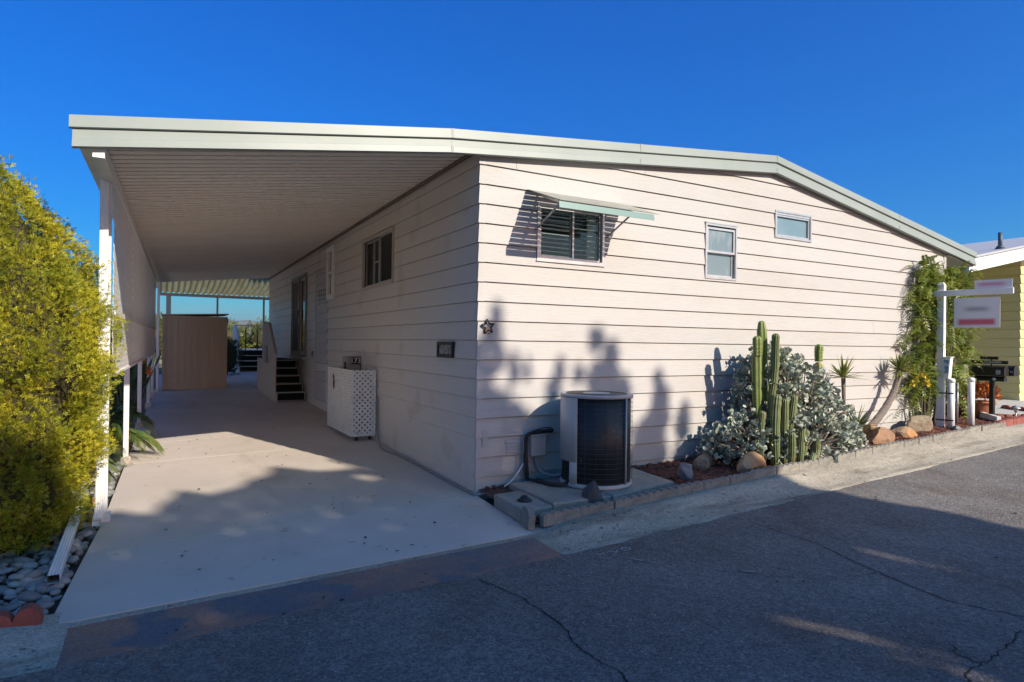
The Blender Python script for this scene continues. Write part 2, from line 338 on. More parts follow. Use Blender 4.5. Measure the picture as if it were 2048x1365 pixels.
# ================================================================== SETTING: ground, street, kerb, driveway
def structure(name, mb, m, parent=None, recalc=True):
    return build(name, mb, m, parent, 'structure', recalc)
def spaced(lim, n, p=2.6):
    t = np.linspace(-1, 1, n); return np.sign(t) * np.abs(t) ** p * lim
gx = np.unique(np.concatenate([spaced(6000, 60), np.linspace(-40, 40, 33)])); gy = np.unique(np.concatenate([spaced(6000, 60), np.linspace(-40, 22, 32), np.linspace(22, 60, 20)]))
XX, YY = np.meshgrid(gx, gy, indexing='ij')
ZZ = 0.028 * (np.clip(XX, -40, 40) + np.clip(YY, -40, 22)) - 0.06
fall = np.clip((YY - 23.5) / 26, 0, 1); fall = fall * fall * (3 - 2 * fall); ZZ = ZZ * (1 - fall) + -22 * fall
nI, nJ = XX.shape; idx = np.arange(nI * nJ).reshape(nI, nJ)
arrays('ground', np.stack([XX, YY, ZZ], -1).reshape(-1, 3), np.stack([idx[:-1, :-1], idx[1:, :-1], idx[1:, 1:], idx[:-1, 1:]], -1).reshape(-1, 4), M['soil'], kind='structure', smooth=True)

# far hills
na, nr = 140, 26; ang = np.radians(np.linspace(-50, 62, na)); rad = np.linspace(1500, 5200, nr)
def fbm1(t, seed):
    r = np.random.default_rng(seed); o = np.zeros_like(t); a = 1.0; f = 1.0
    for _ in range(6): o += a * np.sin(t * f + r.uniform(0, 6.28)); a *= 0.55; f *= 2.1
    return o
HV = np.zeros((na, nr, 3))
for j, rr in enumerate(rad):
    ridge = math.exp(-((rr - 2400) / 380) ** 2) * (0.0245 + 0.0035 * fbm1(ang * 16, 3) / 2) + math.exp(-((rr - 4300) / 500) ** 2) * (0.0262 + 0.003 * fbm1(ang * 19, 5) / 2)
    h = rr * ridge + 3 * fbm1(ang * 90 + rr * .01, 9)
    HV[:, j, 0] = -2.9 + rr * np.sin(ang); HV[:, j, 1] = -5.9 + rr * np.cos(ang); HV[:, j, 2] = -23 + np.maximum(h * 1.25, 0)
ii = np.arange(na * nr).reshape(na, nr)
M['hill'] = mat('hill_scrub', (0.13, 0.12, 0.065), 0.95, (0.055, 0.065, 0.03), 0.012, 8, (0.4, 0.6), speck=((0.5, 0.45, 0.4), 0.05, 0.72))
arrays('hills', HV.reshape(-1, 3), np.stack([ii[:-1, :-1], ii[1:, :-1], ii[1:, 1:], ii[:-1, 1:]], -1).reshape(-1, 4), M['hill'], kind='structure', smooth=True)

def edge_E(x): return -1.27 + 0.058 * max(x, 0) if x < 9 else -0.748
def edge_A(x): return -1.865 + 0.045 * max(x, 0)
# street: one asphalt sheet, edge following the gutter
mb = MB(); xs = [-60, -40, -25, -15, -10, -7, -5] + [i * 0.09 - 4.5 for i in range(184)] + [13, 15, 18, 22, 28, 36, 40, 60]; rj = random.Random(77); jit = 0.0
ys = [0, -0.07, -0.4, -1, -2, -3.5, -5.5, -8, -10.2]; rows = []
for x in xs:
    jit = 0.6 * jit + rj.uniform(-.012, .012); e0 = edge_A(x) + 0.012 + jit + .008 * math.sin(x * 2.3)
    rows.append([mb.P((x, e0 if k == 0 else edge_A(x) + dy, gz(x, edge_A(x) + dy) + (0.010, 0.006, 0.001)[min(k, 2)])) for k, dy in enumerate(ys)])
for a, b in zip(rows, rows[1:]):
    for k in range(len(ys) - 1): mb.F(a[k], a[k + 1], b[k + 1], b[k])
street = structure('street', mb, M['asphalt'])
# gutter and rolled kerb (profile along x)
def kerb(name, xa, xb, n, parent=None):
    mb = MB(); rows = []
    for i in range(n + 1):
        x = xa + (xb - xa) * i / n; E_ = edge_E(x) + 0.0; A_ = edge_A(x)
        prof = [(E_ + 0.15, 0.05), (E_, 0.055), (E_ - 0.10, 0.046), (E_ - 0.20, 0.02), (E_ - 0.30, -0.004), (A_ + 0.19, -0.016), (A_ + 0.16, -0.012), (A_ + 0.004, 0.006), (A_ - 0.012, -0.02)]
        t_ = min(1.0, max(0.0, (x + 0.125) / 0.55 if xa > -1 else (-3.325 - x) / 0.55)); t_ = t_ * t_ * (3 - 2 * t_)
        flat = [-.004, -.004, -.006, -.009, -.011, -.013, -.012, .004, -.02]
        rows.append([mb.P((x, y, gz(x, y) + z * t_ + fz * (1 - t_))) for (y, z), fz in zip(prof, flat)])
    mb.sm = True
    for a, b in zip(rows, rows[1:]):
        for k in range(len(prof) - 1): mb.F(a[k], b[k], b[k + 1], a[k + 1])
    return structure(name, mb, M['curb'], parent)
kerb('gutter_kerb', -0.125, 22, 120); kerb('gutter_kerb', -22, -3.325, 120)
# driveway slabs
def left_edge(y): return -3.43 + (y + 1.27) * 0.0607 if y < 0.87 else -3.30 + (y - 0.87) * 0.026
mb = MB()
ring = [(left_edge(-1.27), -1.275), (-0.075, -1.275), (0.0, -0.02), (0.02, 0.0), (0.02, 12.6), (left_edge(12.6), 12.6), (left_edge(3), 3), (left_edge(.87), .87)]
top = [mb.P((x, y, gz(x, y) - 0.006)) for x, y in ring]; bot = [mb.P((x, y, gz(x, y) - 0.12)) for x, y in ring]
mb.F(*top); n = len(ring)
for i in range(n): mb.F(bot[i], bot[(i + 1) % n], top[(i + 1) % n], top[i])
drive = structure('driveway', mb, M['joint'])
cuts = [-1.285, -0.02, 3.33, 4.76, 8.2, 12.6]
for a, b in zip(cuts, cuts[1:]):
    mb = MB(); a2, b2 = a + 0.006, b - 0.006
    r_x = lambda y: (-0.07 + (y + 1.285) * 0.056) if y < 0 else 0.0
    ys_ = [a2] + ([0.87] if a2 < 0.87 < b2 else []) + ([-0.015] if a2 < -0.015 < b2 else []) + [b2]
    L_ = [(left_edge(y), y) for y in ys_]; R_ = [(r_x(y) - 0.001, y) for y in ys_]
    ring = R_ + L_[::-1]
    t = [mb.P((x, y, gz(x, y))) for x, y in ring]; bo = [mb.P((x, y, gz(x, y) - 0.1)) for x, y in ring]; n = len(ring)
    mb.F(*t)
    for i in range(n): mb.F(bo[i], bo[(i + 1) % n], t[(i + 1) % n], t[i])
    build('slab', mb, M['concrete'], drive)
# apron in the gutter, stained
mb = MB(); n = 12; rows = []
for i in range(n + 1):
    x0 = -3.324 + 3.2 * i / n; prof = [(-1.362, -0.003), (-1.5, -0.012), (-1.7, -0.011), (edge_A(x0) + .001, 0.004), (edge_A(x0) - .012, -0.02)]
    rows.append([mb.P((x0, y, gz(x0, y) + z)) for y, z in prof])
for a, b in zip(rows, rows[1:]):
    for k in range(len(prof) - 1): mb.F(a[k], b[k], b[k + 1], a[k + 1])
structure('driveway_apron', mb, M['apron'])
mb = MB(); rows = []
for i in range(n + 1):
    x0 = -3.43 + 3.37 * i / n
    rows.append([mb.P((x0, y, gz(x0, y) + z)) for y, z in ((-1.28, -0.03), (-1.287, -0.006), (-1.36, -0.002), (-1.366, -0.03))])
for a, b in zip(rows, rows[1:]):
    for k in range(3): mb.F(a[k], b[k], b[k + 1], a[k + 1])
structure('kerb_lip', mb, M['curb'])
# cracks and chalk marks in the street
def ribbon(path, w, jit, m, name, lift=0.003, seed=1, sub=7):
    r = random.Random(seed); pts = []
    for a, b in zip(path, path[1:]):
        for k in range(sub): t = k / sub; pts.append(((a[0] + (b[0] - a[0]) * t) + r.uniform(-jit, jit), (a[1] + (b[1] - a[1]) * t) + r.uniform(-jit, jit)))
    pts.append(path[-1]); mb = MB(); prev = None
    for i, p in enumerate(pts):
        q = pts[min(i + 1, len(pts) - 1)]; o = pts[max(i - 1, 0)]; d = Vector((q[0] - o[0], q[1] - o[1])).normalized(); nn = (-d.y, d.x)
        ww = w * r.uniform(0.35, 1.2) * (0.3 if i in (0, len(pts) - 1) else 1)
        e = [mb.P((p[0] + nn[0] * s * ww, p[1] + nn[1] * s * ww, gz(p[0], p[1]) + lift + (.005 if p[1] > -2.2 else .001))) for s in (-1, 1)]
        if prev: mb.F(prev[0], prev[1], e[1], e[0])
        prev = e
    return build(name, mb, m, street)
ribbon([(-.92, -1.92), (-.8, -2.3), (-.77, -2.56), (-.78, -2.8), (-.83, -2.97), (-.83, -3.12), (-.79, -3.28), (-.81, -3.5), (-.7, -4.2)], 0.006, 0.012, M['crack'], 'crack', seed=2)
ribbon([(1.77, -1.98), (1.8, -2.64), (1.71, -2.95), (1.63, -3.37), (1.59, -3.7), (1.77, -4.03), (1.9, -5)], 0.006, 0.012, M['crack'], 'crack', seed=3)
ribbon([(1.57, -4.09), (1.3, -4.15), (1.03, -4.17), (0.75, -4.18), (.6, -4.3)], 0.005, 0.012, M['crack'], 'crack', seed=4)
ribbon([(.93, -4.2), (.93, -4.06), (1.03, -3.98)], 0.004, 0.01, M['crack'], 'crack', seed=5)
ribbon([(1.66, -3.2), (1.2, -3.1), (.9, -2.85), (.72, -2.6)], 0.0025, 0.012, M['crack'], 'crack', seed=6)
for i, pth in enumerate(([(.09, -1.91), (.10, -1.97), (.16, -1.95)], [(.17, -1.965), (.22, -1.94), (.24, -1.99), (.29, -1.955)], [(.30, -1.99), (.33, -1.94), (.40, -1.965), (.37, -2.0), (.31, -1.99)], [(.19, -2.02), (.26, -2.14), (.33, -2.235)], [(.25, -2.10), (.28, -2.12)], [(.33, -2.24), (.39, -2.31)], [(.67, -2.59), (.80, -2.70), (.89, -2.77)])):
    ribbon(pth, 0.008, 0.004, M['chalk'], 'chalk_mark', 0.0045, 20 + i, 4)
# white painted number panel on the kerb by the neighbour
mb = MB(); q = [(9.15, -0.95), (9.75, -0.90), (9.62, -1.10), (9.05, -1.15)]
mb.F(*[mb.P((x, y, gz(x, y) + 0.062)) for x, y in q]); 

# planting bed
mb = MB(); nx, ny = 44, 8
def bed_back(x): return 0.06 if x < 8.95 else 0.75
rows = [[mb.P((x, edge_E(x) + 0.05 + (bed_back(x) - edge_E(x) - 0.05) * j / ny, gz(x, -.5) + 0.05 + 0.028 * (edge_E(x) + (bed_back(x) - edge_E(x)) * j / ny + .5) + 0.012 * math.sin(x * 5 + j))) for j in range(ny + 1)] for x in [0.02 + 11.0 * i / nx for i in range(nx + 1)]]
for a, b in zip(rows, rows[1:]):
    for k in range(ny): mb.F(a[k], b[k], b[k + 1], a[k + 1])
bed = structure('planting_bed', mb, M['mulchbed'])
# mulch chips
n = 15000; x = rng.uniform(0.0, 1, n) ** 1.25 * 10.6 + 0.05; yb = np.where(x < 8.95, 0.0, 0.7); E_ = np.where(x < 9, -1.27 + 0.058 * x, -0.748)
y = E_ + 0.07 + (yb - E_ - 0.08) * rng.uniform(0, 1, n); z = 0.028 * (x + y) + 0.057 + rng.uniform(0, 0.02, n)
kp = ~((x < 2.05) & (x > -.1) & (y > -1.1) & (y < -.1 + .0) & ((x > .95) | (y > -1.08))); x, y, z = x[kp], y[kp], z[kp]; n = len(x)
D = rng.normal(size=(n, 3)); D[:, 2] *= 0.25; Rm = frames(D, (0, 0, 1)); sc_ = rng.uniform(0.6, 1.5, n)
tv = [(-.006, -.022, 0), (.006, -.02, 0), (.007, .022, 0), (-.005, .02, 0), (0, 0, .006)]
V, Fc = inst(tv, [(0, 1, 4), (1, 2, 4), (2, 3, 4), (3, 0, 4)], Rm * sc_[:, None, None], np.stack([x, y, z], 1))
arrays('mulch_chips', V, Fc, M['mulch'], bed, 'stuff')
# edging blocks, scalloped
def edging_block(w, lobes, h, th, amp):
    mb = MB(); pts = [(0, 0)]; k = lobes * 5
    for i in range(k + 1):
        u = i / k; t = (u * lobes) % 1.0 if i < k else 1.0
        pts.append((u * w, h - amp + amp * math.sqrt(max(0, 1 - (2 * t - 1) ** 2))))
    pts.append((w, 0))
    pts = [(a * 1.0, b) for a, b in pts][::-1]
    mb.prism(pts, lambda u, z: (u, 0, z), lambda u, z: (u, th, z)); return mb
def mesh_of(mb, name, m):
    me = bpy.data.meshes.new(name); me.from_pydata(mb.v, [], mb.f)
    bm = bmesh.new(); bm.from_mesh(me); bmesh.ops.recalc_face_normals(bm, faces=bm.faces); bm.to_mesh(me); bm.free(); me.materials.append(m); return me
edg = thing('bed_edging', (4.5, -1.0, gz(4.5, -1)), 'row of grey scalloped concrete edging blocks along the front of the mulch bed', 'edging')
eme = mesh_of(edging_block(0.40, 4, 0.112, 0.06, 0.022), 'edging_block', M['edging'])
x = 0.03; i = 0; r_ = random.Random(3)
while x < 9.15:
    w = 0.408; a = math.atan2(edge_E(x + w) - edge_E(x), w); o = bpy.data.objects.new('edging_block', eme); COL.objects.link(o); o.parent = edg
    y = edge_E(x) + r_.uniform(-.008, .008)
    o.location = (x - 4.5, y + 1.0, gz(x, y) + 0.03 + r_.uniform(-.006, .006) - gz(4.5, -1)); o.rotation_euler = (r_.uniform(-.05, .05), -0.03, a + r_.uniform(-.015, .015))
    x += w; i += 1
# the odd block turning the corner by the driveway, and dark red blocks at the neighbour's end
me2 = mesh_of(edging_block(0.22, 1, 0.17, 0.06, 0.06), 'edging_corner_block', M['edging'])
o = bpy.data.objects.new('edging_corner_block', me2); COL.objects.link(o); o.parent = edg; o.location = (-0.035 - 4.5, -1.22 + 1.0, gz(0, -1.2) + 0.0 - gz(4.5, -1)); o.rotation_euler = (0.1, 0, R(80))
red = thing('brick_edging', (9.9, -0.72, gz(9.9, -.7)), 'orange-red brick edging ending the bed beside the neighbouring driveway', 'edging')
rme = mesh_of(edging_block(0.13, 1, 0.13, 0.07, 0.02), 'edging_brick', M['rededge'])
for k in range(13):
    o = bpy.data.objects.new('edging_brick', rme); COL.objects.link(o); o.parent = red
    x = 9.2 + k * 0.138; o.location = (x - 9.9, -0.745 + 0.02 * k * .3 + 0.72, gz(x, -.74) + 0.035 - gz(9.9, -.7)); o.rotation_euler = (0, -.03, r_.uniform(-.05, .05))
red2 = thing('scalloped_edging', (11.2, 0.05, gz(11.2, 0)), 'two dark red scalloped edging strips beside the path light', 'edging')
sme = mesh_of(edging_block(0.36, 2, 0.10, 0.05, 0.05), 'edging_scallop', M['rededge'])
for k in range(10):
    o = bpy.data.objects.new('edging_scallop', sme); COL.objects.link(o); o.parent = red2
    t = k % 5; x, y = ((10.35 + .33 * t, -0.22 - .12 * t) if k < 5 else (12.0 - 0.05 * t, 0.42 - .28 * t))
    o.location = (x - 11.2, y - .05, gz(x, y) + 0.02 - gz(11.2, 0)); o.rotation_euler = (0, 0, math.atan2(-.12, .33) if k < 5 else R(-100))
# neighbour's drive
mb = MB(); q = [(10.95, 0.75), (10.95, -0.73), (20, -0.6), (22, 14), (9.5, 14), (9.5, .75)]
mb.F(*[mb.P((x, y, gz(x, y) + 0.045)) for x, y in q]); M['paledrive'] = mat('pale_concrete', (0.50, 0.48, 0.45), 0.8, (0.44, 0.42, 0.39), 2, 6)
structure('neighbour_driveway', mb, M['paledrive'])
mb = MB(); q = [(-13, -1.25), (-6.6, -1.25), (-4.9, 5.1), (-4.6, 20), (-13, 20)]
mb.F(*[mb.P((x, y, gz(x, y) - 0.03)) for x, y in q]); structure('bounce_slab', mb, M['paledrive'])  # unseen pale slab added to reflect sunlight in under the carport
# path behind the shed
mb = MB(); q = [(-2.9, 12.62), (0.02, 12.62), (2.2, 14.45), (2.2, 17.6), (-2.9, 17.6)]
mb.F(*[mb.P((x, y, gz(x, y) - 0.002)) for x, y in q]); structure('back_patio', mb, M['concrete'])
# river stones
mb = MB(); q = [(-3.36, -1.24), (-3.24, 3.4), (-3.2, 5.0), (-6.5, 5.0), (-6.5, -1.24)]
sb = [mb.P((x, y, gz(x, y) - 0.055)) for x, y in q]; mb.F(*sb[::-1]); stones = structure('stone_bed', mb, M['stonebed'])
smeshes = []
for k in range(7):
    bm = bmesh.new(); bmesh.ops.create_icosphere(bm, subdivisions=2, radius=1.0); r = random.Random(50 + k); ph = [r.uniform(0, 6) for _ in range(6)]
    for v in bm.verts:
        p = v.co; s = 1 + 0.10 * math.sin(2.2 * p.x + ph[0]) + 0.08 * math.sin(2.6 * p.y + ph[1]) + .06 * math.sin(3 * p.z + ph[2]); v.co = p * s
    for f in bm.faces: f.smooth = True
    me = bpy.data.meshes.new('river_stone'); bm.to_mesh(me); bm.free(); me.materials.append(M['stone1']); smeshes.append(me)
cand = []; r = random.Random(8); tries = 0
while len(cand) < 1500 and tries < 90000:
    tries += 1; y = -1.2 + 4.7 * r.random() ** 1.3; x = left_edge(y) - 0.06 - 1.9 * r.random() ** 1.2; s = r.uniform(0.024, 0.048) if r.random() < .8 else r.uniform(.045, .062)
    ly = sum((x - c[0]) ** 2 + (y - c[1]) ** 2 < (0.72 * (s + c[2])) ** 2 for c in cand)
    if ly > 1: continue
    cand.append((x, y, s, gz(x, y) - 0.05 + s * 0.35 + ly * 0.032))
cand.sort(key=lambda c: (c[0] + 2.873) ** 2 + (c[1] + 5.856) ** 2 + (3 if c[0] < -4.3 else 0))
restV, restF, off = [], [], 0
for k, (x, y, s, z) in enumerate(cand):
    sc3 = (s * r.uniform(1.05, 1.5), s * r.uniform(.8, 1.05), s * r.uniform(.55, .8)); rot = (r.uniform(-.3, .3), r.uniform(-.3, .3), r.uniform(0, 6.28)); me = smeshes[k % 7]
    if k < 300:
        o = bpy.data.objects.new('river_stone', me); COL.objects.link(o); o.parent = stones; o.location = (x, y, z); o.scale = sc3; o.rotation_euler = rot
    else:
        Mx = Matrix.LocRotScale(Vector((x, y, z)), __import__('mathutils').Euler(rot), Vector(sc3)); vs = [tuple(Mx @ v.co) for v in me.vertices]
        restV += vs; restF += [[q + off for q in p.vertices] for p in me.polygons]; off += len(vs)
arrays('river_stones', restV, restF, mat('stone_rest', (0.28, 0.28, 0.27), 0.55, (0.18, 0.185, 0.19), 9, 5, island=0.35), stones, 'stuff', True)

# ================================================================== MOBILE HOME
house = thing('mobile_home', (0, 0, 0), 'cream lap-sided mobile home with low sage green roof edge', 'house')
LINE = [(-0.36, 3.702), (4.485, 4.196), (9.842, 3.312)]
def roofline(x):
    (x0, z0), (x1, z1), (x2, z2) = LINE
    return z0 + (z1 - z0) * (x - x0) / (x1 - x0) if x < x1 else z1 + (z2 - z1) * (x - x1) / (x2 - x1)
def ceil_z(x, y):        # underside of the carport roof
    t = (x + 3.3) / 3.3; s = y / 14.4
    return (3.10 + 0.02 * s) * (1 - t) + (3.60 - 0.14 * s) * t
FR = lambda u, d, z: (u, -d, z)
SD = lambda u, d, z: (-d, u, z)
COURSE = 0.203; Z0 = 3.434
def planks(parent, f, u0, u1, ztop, openings, zs, m, joints=None, lip=0.022, course=COURSE):
    for k, zb in enumerate(zs):
        zt = zb + course; off = lambda z: lip + (0.003 - lip) * (z - zb) / course
        br = {u0, u1}
        for (a, b, c, d) in openings:
            if c < zt and d > zb: br.update((max(a, u0), min(b, u1)))
        n = 40
        top_vals = [ztop(u0 + (u1 - u0) * i / n) for i in range(n + 1)]
        if min(top_vals) < zt:
            for i in range(1, 400):
                ua = u0 + (u1 - u0) * (i - 1) / 400; ub = u0 + (u1 - u0) * i / 400
                for lim in (zb, zt):
                    if (ztop(ua) - lim) * (ztop(ub) - lim) < 0: br.add(ua + (ub - ua) * (lim - ztop(ua)) / (ztop(ub) - ztop(ua)))
            br.add(LINE[1][0]) if u0 < LINE[1][0] < u1 else None
        J = [j for kk, j in (joints or []) if kk == k]
        for j in J: br.update((j - 0.002, j + 0.002))
        us = sorted(br); mb = MB(); any_ = False; lastb = None
        for a, b in zip(us, us[1:]):
            if b - a < 1e-4: continue
            mid = (a + b) / 2
            if any(abs(mid - j) < 0.0021 for j in J): continue
            ta, tb = min(zt - .005, ztop(a)), min(zt - .005, ztop(b))
            if max(ta, tb) <= zb + 1e-3: continue
            spans = [(zb, None)]
            for (o0, o1, c, d) in openings:
                if o0 < mid < o1 and c < zt and d > zb:
                    ns = []
                    for s0, s1 in spans:
                        e = s1 if s1 is not None else zt - .005
                        if c > s0 + 1e-4: ns.append((s0, min(c, e)))
                        if d < e - 1e-4: ns.append((max(d, s0), s1))
                    spans = ns
            for s0, s1 in spans:
                za, zb2 = (max(ta, s0), max(tb, s0)) if s1 is None else (min(s1, ta), min(s1, tb))
                if max(za, zb2) - s0 < 1e-3: continue
                if lastb is not None and a - lastb > 1e-5:
                    build('siding_plank', mb, m, parent); mb = MB()
                lastb = b
                mb.hexa([f(a, off(s0), s0), f(b, off(s0), s0), f(b, -0.012, s0), f(a, -0.012, s0), f(a, off(za), za), f(b, off(zb2), zb2), f(b, -0.012, zb2), f(a, -0.012, za)]); any_ = True
        if any_: build('siding_plank', mb, m, parent)
# front wall
OPF = [(0.70, 1.59, 2.50, 3.105), (3.23, 3.785, 2.455, 3.15), (4.563, 5.33, 3.105, 3.474)]
mb = MB(); mb.prism([(0.02, -.15), (8.93, -.1), (8.93, roofline(8.93) - .12), (4.485, 4.05), (0.02, 3.5)], lambda u, z: (u, 0.16, z), lambda u, z: (u, 0.20, z))
fw = build('front_wall', mb, M['backing'], house)
mb = MB().prism([(0.06, 3.45), (8.9, 3.2), (8.9, -.1), (0.06, -.15)], lambda u, z: (u, 0.012, z), lambda u, z: (u, .012, z)); 
zs = [Z0 - COURSE * k for k in range(19)] + [Z0 + COURSE * k for k in (1, 2, 3)]
planks(fw, FR, 0.0, 8.93, lambda u: roofline(u) - 0.09, OPF, zs, M['siding'], [(0, 0.42), (14, 2.86), (1, 8.25), (8, 6.9), (19, 2.2)])
# side wall
OPS = [(2.72, 4.26, 2.42, 3.2), (6.2, 6.68, 2.39, 3.39), (8.74, 10.47, 1.22, 3.09), (6.70, 7.83, 1.12, 3.06), (6.85, 7.8, 0.36, 0.95)]
mb = MB(); mb.prism([(0.16, -.1), (14.4, .2), (14.4, 3.46), (0.16, 3.62)], lambda u, z: (0.16, u, z), lambda u, z: (0.20, u, z))
sw = build('side_wall', mb, M['backing'], house)
planks(sw, SD, 0.0, 14.4, lambda u: 3.60 - 0.14 * u / 14.4, OPS, [Z0 - COURSE * k for k in range(18)] + [Z0 + COURSE], M['siding2'], [(0, 1.5), (17, 1.1), (18, 1.15), (1, 8.2), (0, 6.0), (2, 11.5)], lip=0.015)
# corner caps, one per course
for k in range(-1, 18):
    zb = Z0 - COURSE * k; zt = min(zb + COURSE - .004, 3.6)
    if zt - zb < .03: continue
    mb = MB(); o0, o1 = 0.0245, 0.0065
    mb.hexa([(-o0, -o0, zb - .004), (0.05, -o0, zb - .004), (0.05, 0.02, zb - .004), (-o0, 0.02, zb - .004), (-o1, -o1, zt), (0.05, -o1, zt), (.05, .02, zt), (-o1, .02, zt)])
    build('corner_cap', mb, M['siding'], fw)
mb = MB().box(8.93, 9.0, -0.022, 0.08, 0.15, roofline(8.95) - 0.14); build('corner_board', mb, M['siding'], fw)
# back and far side so that the house is a closed body
mb = MB().box(8.86, 8.96, 0.08, 14.3, 0.1, roofline(8.93) - 0.15); build('right_wall', mb, M['siding'], house)
mb = MB().prism([(0.22, -.1), (8.84, -.1), (8.84, roofline(8.93) - .15), (4.485, 4.02), (0.22, 3.4)], lambda u, z: (u, 14.32, z), lambda u, z: (u, 14.4, z)); build('back_wall', mb, M['siding'], house)
# roof and fascia
mb = MB(); tops = [(x, z - 0.006) for x, z in [(-0.36, 3.702), LINE[1], LINE[2]]]
mb.prism(tops + [(x, z - 0.07) for x, z in tops[::-1]], lambda u, z: (u, -0.07, z), lambda u, z: (u, 14.6, z)); roof = build('roof', mb, M['roof'], house)
UPPER = [(-0.072, 0.0), (-0.104, 0.004), (-0.108, -0.088), (-0.092, -0.094), (-0.072, -0.094)]
LOWER = [(-0.06, -0.097), (-0.084, -0.099), (-0.086, -0.165), (-0.102, -0.172), (-0.106, -0.232), (-0.092, -0.238), (-0.06, -0.238)]
def fascia(parent, a, b, name, prof):
    mb = MB(); A = [mb.P((a[0], y, a[1] + z)) for y, z in prof]; B = [mb.P((b[0], y, b[1] + z)) for y, z in prof]; n = len(prof)
    for i in range(n): mb.F(A[i], A[(i + 1) % n], B[(i + 1) % n], B[i])
    mb.F(*A); mb.F(*B[::-1]); return build(name, mb, M['fascia'], parent)
for a, b in zip(LINE, LINE[1:]):
    fascia(house, (a[0] + .001, a[1]), b, 'drip_edge', UPPER); fascia(house, (a[0] + .001, a[1]), b, 'fascia_board', LOWER)
for (a, b), prs in (((LINE[0], LINE[1]), (.0, .5)), ((LINE[1], LINE[2]), (.0, .55))):
    for t in prs:
        x = a[0] + (b[0] - a[0]) * t; z = roofline(x + .001); build('lap_seam', MB().box(x - .012, x + .012, -.1095, -.103, z - .086, z + .005).box(x - .012, x + .012, -.1078, -.101, z - .234, z - .174), M['fascia'], house)
# right eave
mb = MB().hexa([(8.99, -.056, 3.19), (9.79, -.056, 3.055), (9.79, 14.5, 3.055), (8.99, 14.5, 3.19), (8.99, -.056, 3.21), (9.79, -.056, 3.075), (9.79, 14.5, 3.075), (8.99, 14.5, 3.21)])
build('soffit', mb, M['siding'], house)
mb = MB().box(9.79, 9.835, -.056, 14.55, 3.06, 3.30); build('eave_fascia', mb, M['fascia'], house)
# windows
def frame_bars(mb, f, u0, u1, z0, z1, w, d0, d1):
    mb.mbox(f, u0, u1, d0, d1, z0, z0 + w); mb.mbox(f, u0, u1, d0, d1, z1 - w, z1)
    mb.mbox(f, u0, u0 + w, d0, d1, z0 + w, z1 - w); mb.mbox(f, u1 - w, u1, d0, d1, z0 + w, z1 - w); return mb
def reveal(f, u0, u1, z0, z1, parent, m, depth=0.14):
    mb = MB(); t = 0.006
    mb.mbox(f, u0, u1, -depth, -0.013, z0 - t, z0); mb.mbox(f, u0, u1, -depth, -0.013, z1, z1 + t); mb.mbox(f, u0 - t, u0, -depth, -0.013, z0, z1); mb.mbox(f, u1, u1 + t, -depth, -0.013, z0, z1)
    mb.mbox(f, u0, u1, -depth - .01, -depth, z0, z1); return build('recess', mb, m, parent)
# w1: slider with blinds under the awning
u0, u1, z0, z1 = OPF[0]
w = build('window', frame_bars(MB(), FR, u0 - .01, u1 + .01, z0 - .01, z1 + .01, .028, -.012, .026), M['alu'], house); reveal(FR, u0, u1, z0, z1, w, M['dark'])
um = 1.16
build('sash', frame_bars(MB(), FR, u0 + .02, um + .018, z0 + .02, z1 - .02, .022, -.010, .016), M['alu'], w)
build('sash', frame_bars(MB(), FR, um - .014, u1 - .02, z0 + .021, z1 - .021, .022, -.030, -.0105), M['alu'], w)
build('pane', MB().mbox(FR, u0 + .04, um, .001, .004, z0 + .04, z1 - .04), M['glass'], w)
build('pane', MB().mbox(FR, um + .006, u1 - .04, -.022, -.019, z0 + .041, z1 - .041), M['glass'], w)
for k in range(11):
    z = z0 + .05 + k * .049; mb = MB().hexa([FR(u0 + .03, -.03, z), FR(um, -.03, z + .0), FR(um, -.075, z + .012), FR(u0 + .03, -.075, z + .012), FR(u0 + .03, -.03, z + .003), FR(um, -.03, z + .003), FR(um, -.075, z + .015), FR(u0 + .03, -.075, z + .015)]).mbox(FR, u0 + .03, um, -.029, -.027, z - .004, z + .010)
    build('blind_slat', mb, M['whitemetal'], w)
for k in range(11): build('blind_slat', MB().mbox(FR, um + .01, u1 - .05, -.0605, -.058, z0 + .05 + k * .049, z0 + .056 + k * .049), M['curtain'], w)
build('curtain', MB().mbox(FR, 1.42, 1.55, -.09, -.07, z0 + .02, z1 - .02), M['curtain'], w)
build('sill', MB().mbox(FR, u0 - .02, u1 + .02, -.01, .034, z0 - .026, z0 - .0105), M['alu'], w)
# w2: double hung, obscure glass
u0, u1, z0, z1 = OPF[1]; zm = (z0 + z1) / 2 - .005
w = build('window', frame_bars(MB(), FR, u0 - .01, u1 + .01, z0 - .01, z1 + .01, .026, -.012, .03), M['alu'], house)
build('header', MB().mbox(FR, u0 - .012, u1 + .012, -.01, .036, z1 + .0105, z1 + .03), M['alu'], w)
reveal(FR, u0, u1, z0, z1, w, M['dark'], .06)
build('sash', frame_bars(MB(), FR, u0 + .02, u1 - .02, zm - .012, z1 - .035, .028, -.012, .018), M['alu'], w)
build('sash', frame_bars(MB(), FR, u0 + .021, u1 - .021, z0 + .02, zm + .01, .028, -.032, -.0125), M['alu'], w)
build('pane', MB().mbox(FR, u0 + .045, u1 - .045, -.006, -.002, zm + .014, z1 - .06), M['frost'], w)
build('pane', MB().mbox(FR, u0 + .046, u1 - .046, -.028, -.024, z0 + .045, zm - .015), M['frost'], w)
